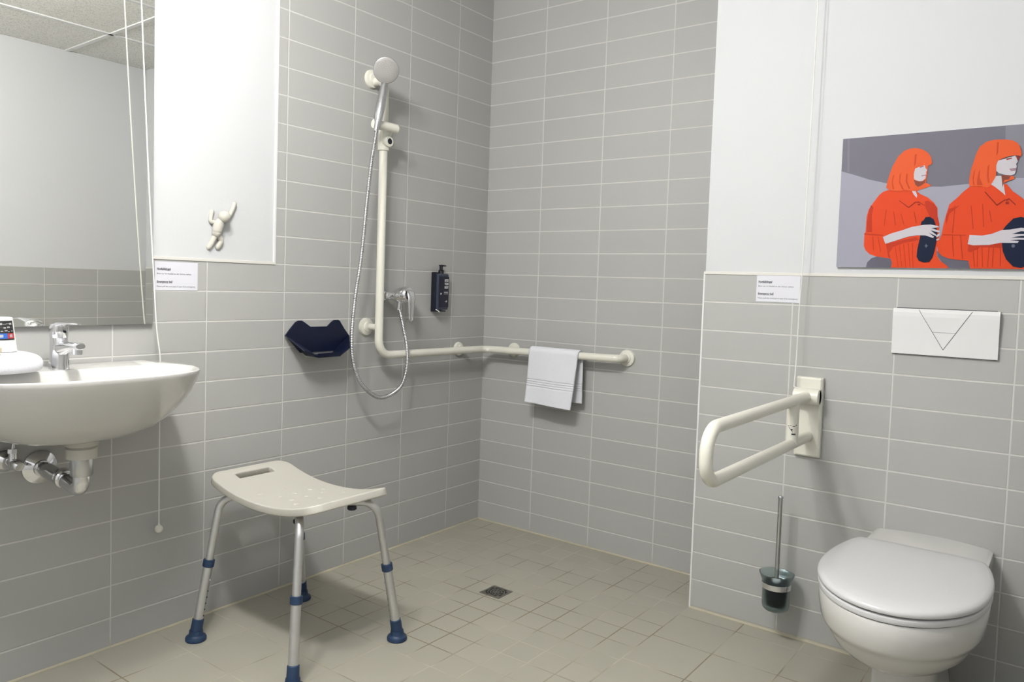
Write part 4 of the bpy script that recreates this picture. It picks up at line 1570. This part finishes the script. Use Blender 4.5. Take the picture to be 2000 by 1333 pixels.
# the print: outlines in millimetres from the lower left corner of the board, laid over one another like ink layers
POSTER = [
    ('lower', [(0.0,0.0),(0.0,403.5),(610.0,403.5),(610.0,0.0)]),
    ('upper', [(0.0,403.5),(429.7,403.5),(436.3,256.3),(397.3,253.3),(352.8,244.6),(302.8,241.4),(280.1,239.9),(247.8,241.9),(198.1,246.6),(129.7,258.4),(82.4,271.7),(36.9,289.5),(0.0,302.0)]),
    ('mid', [(429.7,403.5),(610.0,403.5),(610.0,245.0),(436.3,256.3)]),
    ('strip', [(13.3,403.5),(19.5,403.5),(23.9,296.9),(17.7,299.0)]),
    ('shade', [(87.3,0.0),(90.2,15.5),(101.6,28.3),(118.8,34.5),(156.4,34.3),(166.6,0.0)]),
    ('shade', [(278.5,51.9),(295.5,36.3),(371.3,23.9),(372.4,0.0),(305.4,0.0),(280.7,34.8)]),
    ('jacket', [(136.4,236.4),(124.9,232.3),(113.8,223.4),(97.2,198.7),(86.2,180.0),(81.3,157.7),(81.0,128.6),(80.4,109.3),(77.6,104.6),(77.7,67.3),(82.7,54.3),(95.1,41.3),(113.0,34.6),(130.6,31.3),(155.3,27.9),(160.1,15.1),(158.2,0.0),(311.5,0.0),(306.3,8.4),(289.7,20.7),(279.6,36.1),(277.3,60.8),(281.9,76.1),(281.3,122.1),(280.9,131.2),(275.4,152.9),(273.5,177.5),(263.5,193.4),(246.5,209.6),(226.9,220.0),(215.5,230.0),(181.7,238.3)]),
    ('jdark', [(246.8,200.4),(263.5,190.3),(272.7,177.0),(274.9,152.9),(280.7,131.3),(281.0,122.1),(268.7,134.8),(257.3,147.5),(242.3,179.0),(238.8,197.7)]),
    ('jdark', [(86.6,173.5),(91.7,192.6),(99.3,185.8),(95.9,160.3),(99.6,108.8),(83.4,109.2),(82.6,141.5)]),
    ('jdark', [(76.9,106.2),(130.6,100.0),(130.7,96.7),(77.2,101.3)]),
    ('jdark', [(140.5,71.1),(177.2,81.4),(221.4,92.9),(230.1,83.3),(188.7,74.9),(160.9,62.8),(150.3,43.8),(155.2,29.5),(149.4,31.1)]),
    ('jdark', [(176.9,68.8),(178.9,68.8),(188.4,2.4),(186.8,2.4)]),
    ('jdark', [(198.1,0.0),(188.0,71.7),(190.0,71.7),(199.7,0.0)]),
    ('jdark', [(200.5,74.6),(202.5,74.6),(210.9,2.4),(209.2,2.4)]),
    ('jdark', [(217.6,0.0),(211.7,74.4),(213.6,74.4),(219.3,0.0)]),
    ('jdark', [(165.8,62.6),(167.8,62.6),(178.6,2.4),(176.9,2.4)]),
    ('jdark', [(135.1,177.7),(137.1,177.6),(133.2,127.0),(131.5,127.0)]),
    ('jdark', [(155.4,170.5),(157.4,170.4),(164.6,129.1),(162.9,129.1)]),
    ('jdark', [(175.7,163.4),(177.6,163.2),(187.2,131.4),(185.5,131.6)]),
    ('jdark', [(115.4,95.5),(117.4,95.5),(128.0,47.3),(126.2,47.3)]),
    ('jdark', [(100.7,95.9),(102.8,95.8),(107.2,54.0),(105.4,54.0)]),
    ('jdark', [(211.8,168.0),(213.7,167.9),(220.5,133.4),(218.8,133.4)]),
    ('jline', [(169.2,203.0),(170.8,203.8),(197.0,183.1),(214.6,199.0),(216.1,197.3),(197.1,179.9)]),
    ('jline', [(216.0,197.6),(223.7,198.5),(236.5,188.5),(240.7,186.9),(239.4,185.4),(223.9,195.4),(217.0,195.1)]),
    ('jline', [(221.3,191.8),(227.4,191.6),(227.5,187.1),(221.4,187.5)]),
    ('skin', [(202.0,232.4),(213.2,230.2),(218.2,217.4),(216.9,209.8),(209.0,219.5)]),
    ('hair', [(131.7,244.6),(135.1,263.3),(140.0,285.2),(147.5,309.8),(160.6,337.0),(176.8,352.8),(193.4,358.4),(210.0,358.1),(226.7,352.0),(240.8,341.4),(249.6,326.8),(252.7,310.6),(249.1,305.4),(241.8,303.5),(241.4,277.8),(239.1,253.3),(254.5,244.5),(242.5,239.1),(226.4,234.0),(215.5,229.4),(198.8,231.0),(181.9,235.2),(170.7,231.2),(153.7,233.1),(140.6,237.1)]),
    ('hairdark', [(167.2,280.0),(171.1,289.1),(169.5,261.1),(181.8,235.8),(176.2,237.1),(166.8,258.1)]),
    ('hairdark', [(185.4,281.8),(188.7,284.8),(189.2,259.7),(198.5,237.3),(194.3,237.5),(185.0,260.0)]),
    ('hairdark', [(148.9,278.2),(152.8,284.2),(149.7,259.2),(154.8,238.4),(150.6,238.7),(146.8,259.5)]),
    ('hairdark', [(205.3,339.4),(210.8,339.5),(209.2,311.2),(205.4,302.2)]),
    ('chin', [(207.1,263.2),(222.5,258.1),(232.9,259.3),(237.4,264.1),(236.4,253.4),(228.5,246.2),(219.0,242.2),(211.3,248.9)]),
    ('skin', [(208.5,297.2),(217.9,301.1),(228.7,304.6),(233.7,305.4),(235.9,297.2),(240.8,290.7),(238.1,284.7),(238.9,278.5),(236.9,274.4),(237.9,268.8),(234.8,263.8),(230.1,259.4),(222.5,258.7),(212.7,262.1),(207.0,266.2),(205.8,281.9)]),
    ('lip', [(225.9,276.5),(238.1,277.4),(237.2,274.7),(227.3,273.2)]),
    ('jline', [(219.3,301.0),(230.1,303.9),(231.6,302.2),(222.1,298.9)]),
    ('bag', [(231.5,114.4),(232.5,129.9),(233.7,138.6),(238.6,141.4),(243.6,151.1),(254.4,152.3),(265.6,144.1),(270.2,131.7),(273.3,122.4),(276.7,103.8),(276.0,79.3),(272.3,51.6),(267.8,30.2),(260.3,17.8),(246.7,16.3),(232.8,21.0),(226.2,33.6),(227.1,55.4),(230.3,77.2),(232.4,92.6)]),
    ('skin', [(130.9,93.5),(153.4,104.1),(181.5,112.8),(209.0,122.9),(239.1,128.2),(258.1,129.0),(277.2,124.4),(281.4,120.6),(266.6,118.9),(259.9,118.4),(283.7,109.8),(282.1,104.6),(258.9,112.0),(274.3,98.7),(274.4,94.6),(253.7,105.3),(269.2,92.7),(266.7,89.0),(245.9,97.0),(223.9,97.5),(199.1,93.5),(165.8,81.6),(139.0,72.6)]),
    ('skin', [(274.4,96.2),(283.4,103.7),(284.3,95.9),(276.0,90.7)]),
    ('skin', [(274.9,84.9),(282.8,88.3),(282.2,82.9),(276.4,80.8)]),
    ('mark', [(249.7,73.0),(251.6,67.5),(255.4,65.5),(251.7,63.7),(250.3,58.7),(248.4,63.8),(245.1,65.6),(248.3,67.5)]),
    ('jacket', [(373.3,236.3),(353.4,236.8),(336.8,222.0),(323.2,205.9),(303.6,186.8),(296.3,153.4),(291.5,126.5),(288.3,99.4),(283.1,82.4),(277.8,68.9),(281.7,48.5),(292.6,36.4),(307.6,29.4),(325.3,25.9),(360.0,22.3),(366.1,0.0),(518.2,0.0),(522.6,48.4),(523.0,96.3),(513.0,144.4),(498.2,180.3),(477.5,200.6),(456.6,217.9),(442.2,238.2),(422.9,242.8)]),
    ('jdark', [(379.9,60.4),(382.2,60.4),(384.7,3.9),(382.4,3.9)]),
    ('jdark', [(391.0,63.6),(393.3,63.5),(397.3,3.9),(395.1,3.9)]),
    ('jdark', [(407.8,63.3),(410.0,63.2),(409.9,3.8),(407.6,3.8)]),
    ('jdark', [(418.7,66.4),(420.9,66.3),(420.9,3.9),(418.7,3.8)]),
    ('jdark', [(368.4,64.0),(370.7,63.9),(377.6,3.9),(375.3,4.0)]),
    ('jdark', [(357.5,180.8),(359.8,180.6),(368.5,113.9),(366.2,113.9)]),
    ('jdark', [(385.6,186.0),(387.8,185.9),(393.6,119.7),(391.4,119.7)]),
    ('jdark', [(403.2,165.4),(405.5,165.3),(412.5,132.2),(410.3,132.2)]),
    ('jdark', [(317.3,182.8),(319.6,182.6),(317.3,101.9),(315.0,102.1)]),
    ('jdark', [(315.2,95.3),(317.6,95.2),(323.1,34.4),(320.8,34.4)]),
    ('jdark', [(335.4,98.1),(337.7,98.0),(346.7,27.4),(344.4,27.5)]),
    ('jdark', [(435.4,62.7),(437.6,62.7),(440.1,7.1),(437.9,7.1)]),
    ('jdark', [(296.4,150.0),(302.8,173.4),(330.0,182.1),(304.8,159.8),(298.9,126.2)]),
    ('jdark', [(292.8,99.2),(350.9,97.7),(351.1,95.1),(292.8,97.2)]),
    ('jdark', [(358.0,69.1),(408.7,67.2),(440.2,72.4),(440.8,59.4),(386.6,61.9),(364.7,47.3),(357.4,50.7)]),
    ('jline', [(389.4,218.8),(391.3,220.0),(421.6,182.2),(440.0,196.2),(441.5,194.2),(421.4,178.2)]),
    ('jline', [(441.5,194.5),(449.4,198.9),(466.4,180.3),(465.1,178.1),(449.6,195.1),(442.9,191.1)]),
    ('jline', [(441.7,188.9),(449.3,188.6),(449.7,182.1),(442.1,182.5)]),
    ('skin', [(412.4,263.1),(435.7,261.4),(433.9,242.0),(440.4,206.6),(429.5,218.0),(412.4,233.7),(404.4,239.1),(411.4,253.4)]),
    ('chin', [(427.5,264.6),(450.5,263.0),(447.0,254.1),(458.9,258.1),(459.1,252.6),(441.9,245.5),(434.4,242.0),(432.3,229.2)]),
    ('hair', [(351.4,237.7),(349.8,254.4),(352.7,284.0),(357.5,303.5),(363.5,329.4),(371.1,348.5),(387.3,361.7),(406.4,365.7),(431.1,364.2),(450.3,359.3),(462.8,350.1),(468.7,336.6),(472.2,322.9),(471.5,314.0),(460.2,317.5),(444.1,316.7),(425.4,310.2),(416.2,301.3),(414.2,285.8),(415.6,266.1),(412.7,256.6),(406.4,243.9),(401.3,234.4),(395.8,230.9),(381.7,235.1),(367.6,235.9)]),
    ('hair', [(433.4,241.4),(441.9,246.4),(459.1,252.0),(456.1,260.0),(449.3,260.5),(447.0,250.9),(436.2,250.1)]),
    ('hairdark', [(371.6,272.7),(375.3,285.6),(375.6,259.2),(384.3,238.8),(370.2,239.7),(369.6,253.0)]),
    ('hairdark', [(393.2,290.7),(397.1,297.0),(397.2,264.2),(400.9,244.3),(396.7,244.5),(393.0,264.5)]),
    ('hairdark', [(360.2,276.9),(363.1,286.6),(361.2,253.6),(364.6,240.1),(360.6,240.4),(358.0,260.4)]),
    ('hairdark', [(412.4,357.7),(416.5,357.8),(416.4,327.9),(412.7,318.5)]),
    ('skin', [(417.4,305.7),(433.6,310.2),(446.9,313.6),(457.0,317.2),(461.1,309.5),(464.7,300.5),(460.2,293.4),(462.7,287.4),(461.8,281.1),(461.3,274.1),(458.9,264.9),(449.2,262.4),(435.6,264.6),(421.7,270.3),(414.8,277.0),(414.1,292.4)]),
    ('lip', [(445.2,281.1),(462.3,282.6),(461.6,275.0),(450.0,273.9)]),
    ('jline', [(435.0,309.4),(449.7,312.0),(450.4,309.4),(439.2,305.8)]),
    ('jline', [(460.3,314.3),(468.3,315.2),(464.8,304.3),(462.9,303.8)]),
    ('bag', [(438.5,108.4),(444.9,119.6),(452.5,129.1),(462.8,141.6),(480.8,145.7),(497.5,138.7),(509.0,119.0),(513.3,80.5),(512.6,38.9),(503.4,10.2),(487.7,3.1),(468.9,7.0),(451.8,26.6),(442.6,49.6),(439.6,72.4)]),
    ('skin', [(359.6,96.8),(390.8,94.4),(412.9,98.7),(437.2,109.5),(456.1,110.4),(482.2,115.1),(498.7,113.0),(506.8,107.9),(504.4,103.8),(482.6,105.5),(462.0,98.0),(502.0,96.9),(504.9,92.9),(483.7,92.5),(459.8,88.3),(497.3,85.8),(497.5,81.5),(477.5,82.0),(457.5,80.2),(479.1,78.2),(476.6,73.0),(457.8,73.1),(436.0,73.6),(408.8,67.5),(369.4,66.6),(356.5,70.2)]),
    ('mark', [(462.1,65.5),(464.7,69.4),(469.3,68.6),(471.1,64.1),(468.7,59.6),(463.8,60.3)]),
]
PCOL = {'lower': (0.335, 0.335, 0.40), 'upper': (0.165, 0.160, 0.195), 'mid': (0.225, 0.222, 0.262), 'strip': (0.20, 0.195, 0.235), 'shade': (0.12, 0.115, 0.15),
        'jacket': (0.66, 0.064, 0.018), 'jdark': (0.46, 0.038, 0.014), 'jline': (0.25, 0.022, 0.012), 'hair': (0.70, 0.105, 0.030), 'hairdark': (0.52, 0.060, 0.018),
        'skin': (0.56, 0.53, 0.57), 'chin': (0.22, 0.060, 0.040), 'lip': (0.33, 0.22, 0.26), 'bag': (0.008, 0.014, 0.036), 'mark': (0.12, 0.13, 0.17)}
keys = list(PCOL)
mb = MB()
for li, (mk_, pts_) in enumerate(POSTER):
    mb.cur = keys.index(mk_)
    x_ = XC - 0.0082 - 0.00006 * li
    q_ = [(x_, PX0 - a_ / 1000, PZ0 + b_ / 1000) for a_, b_ in pts_]
    tri = tessellate_polygon([[Vector((a_, b_, 0)) for a_, b_ in pts_]])
    mb.add(q_, [tuple(t_) for t_ in tri])
mb.build('printed_picture', [plain('poster_' + k_, c_, 0.5, spec=0.12) for k_, c_ in PCOL.items()], po, smooth=False)


settle()
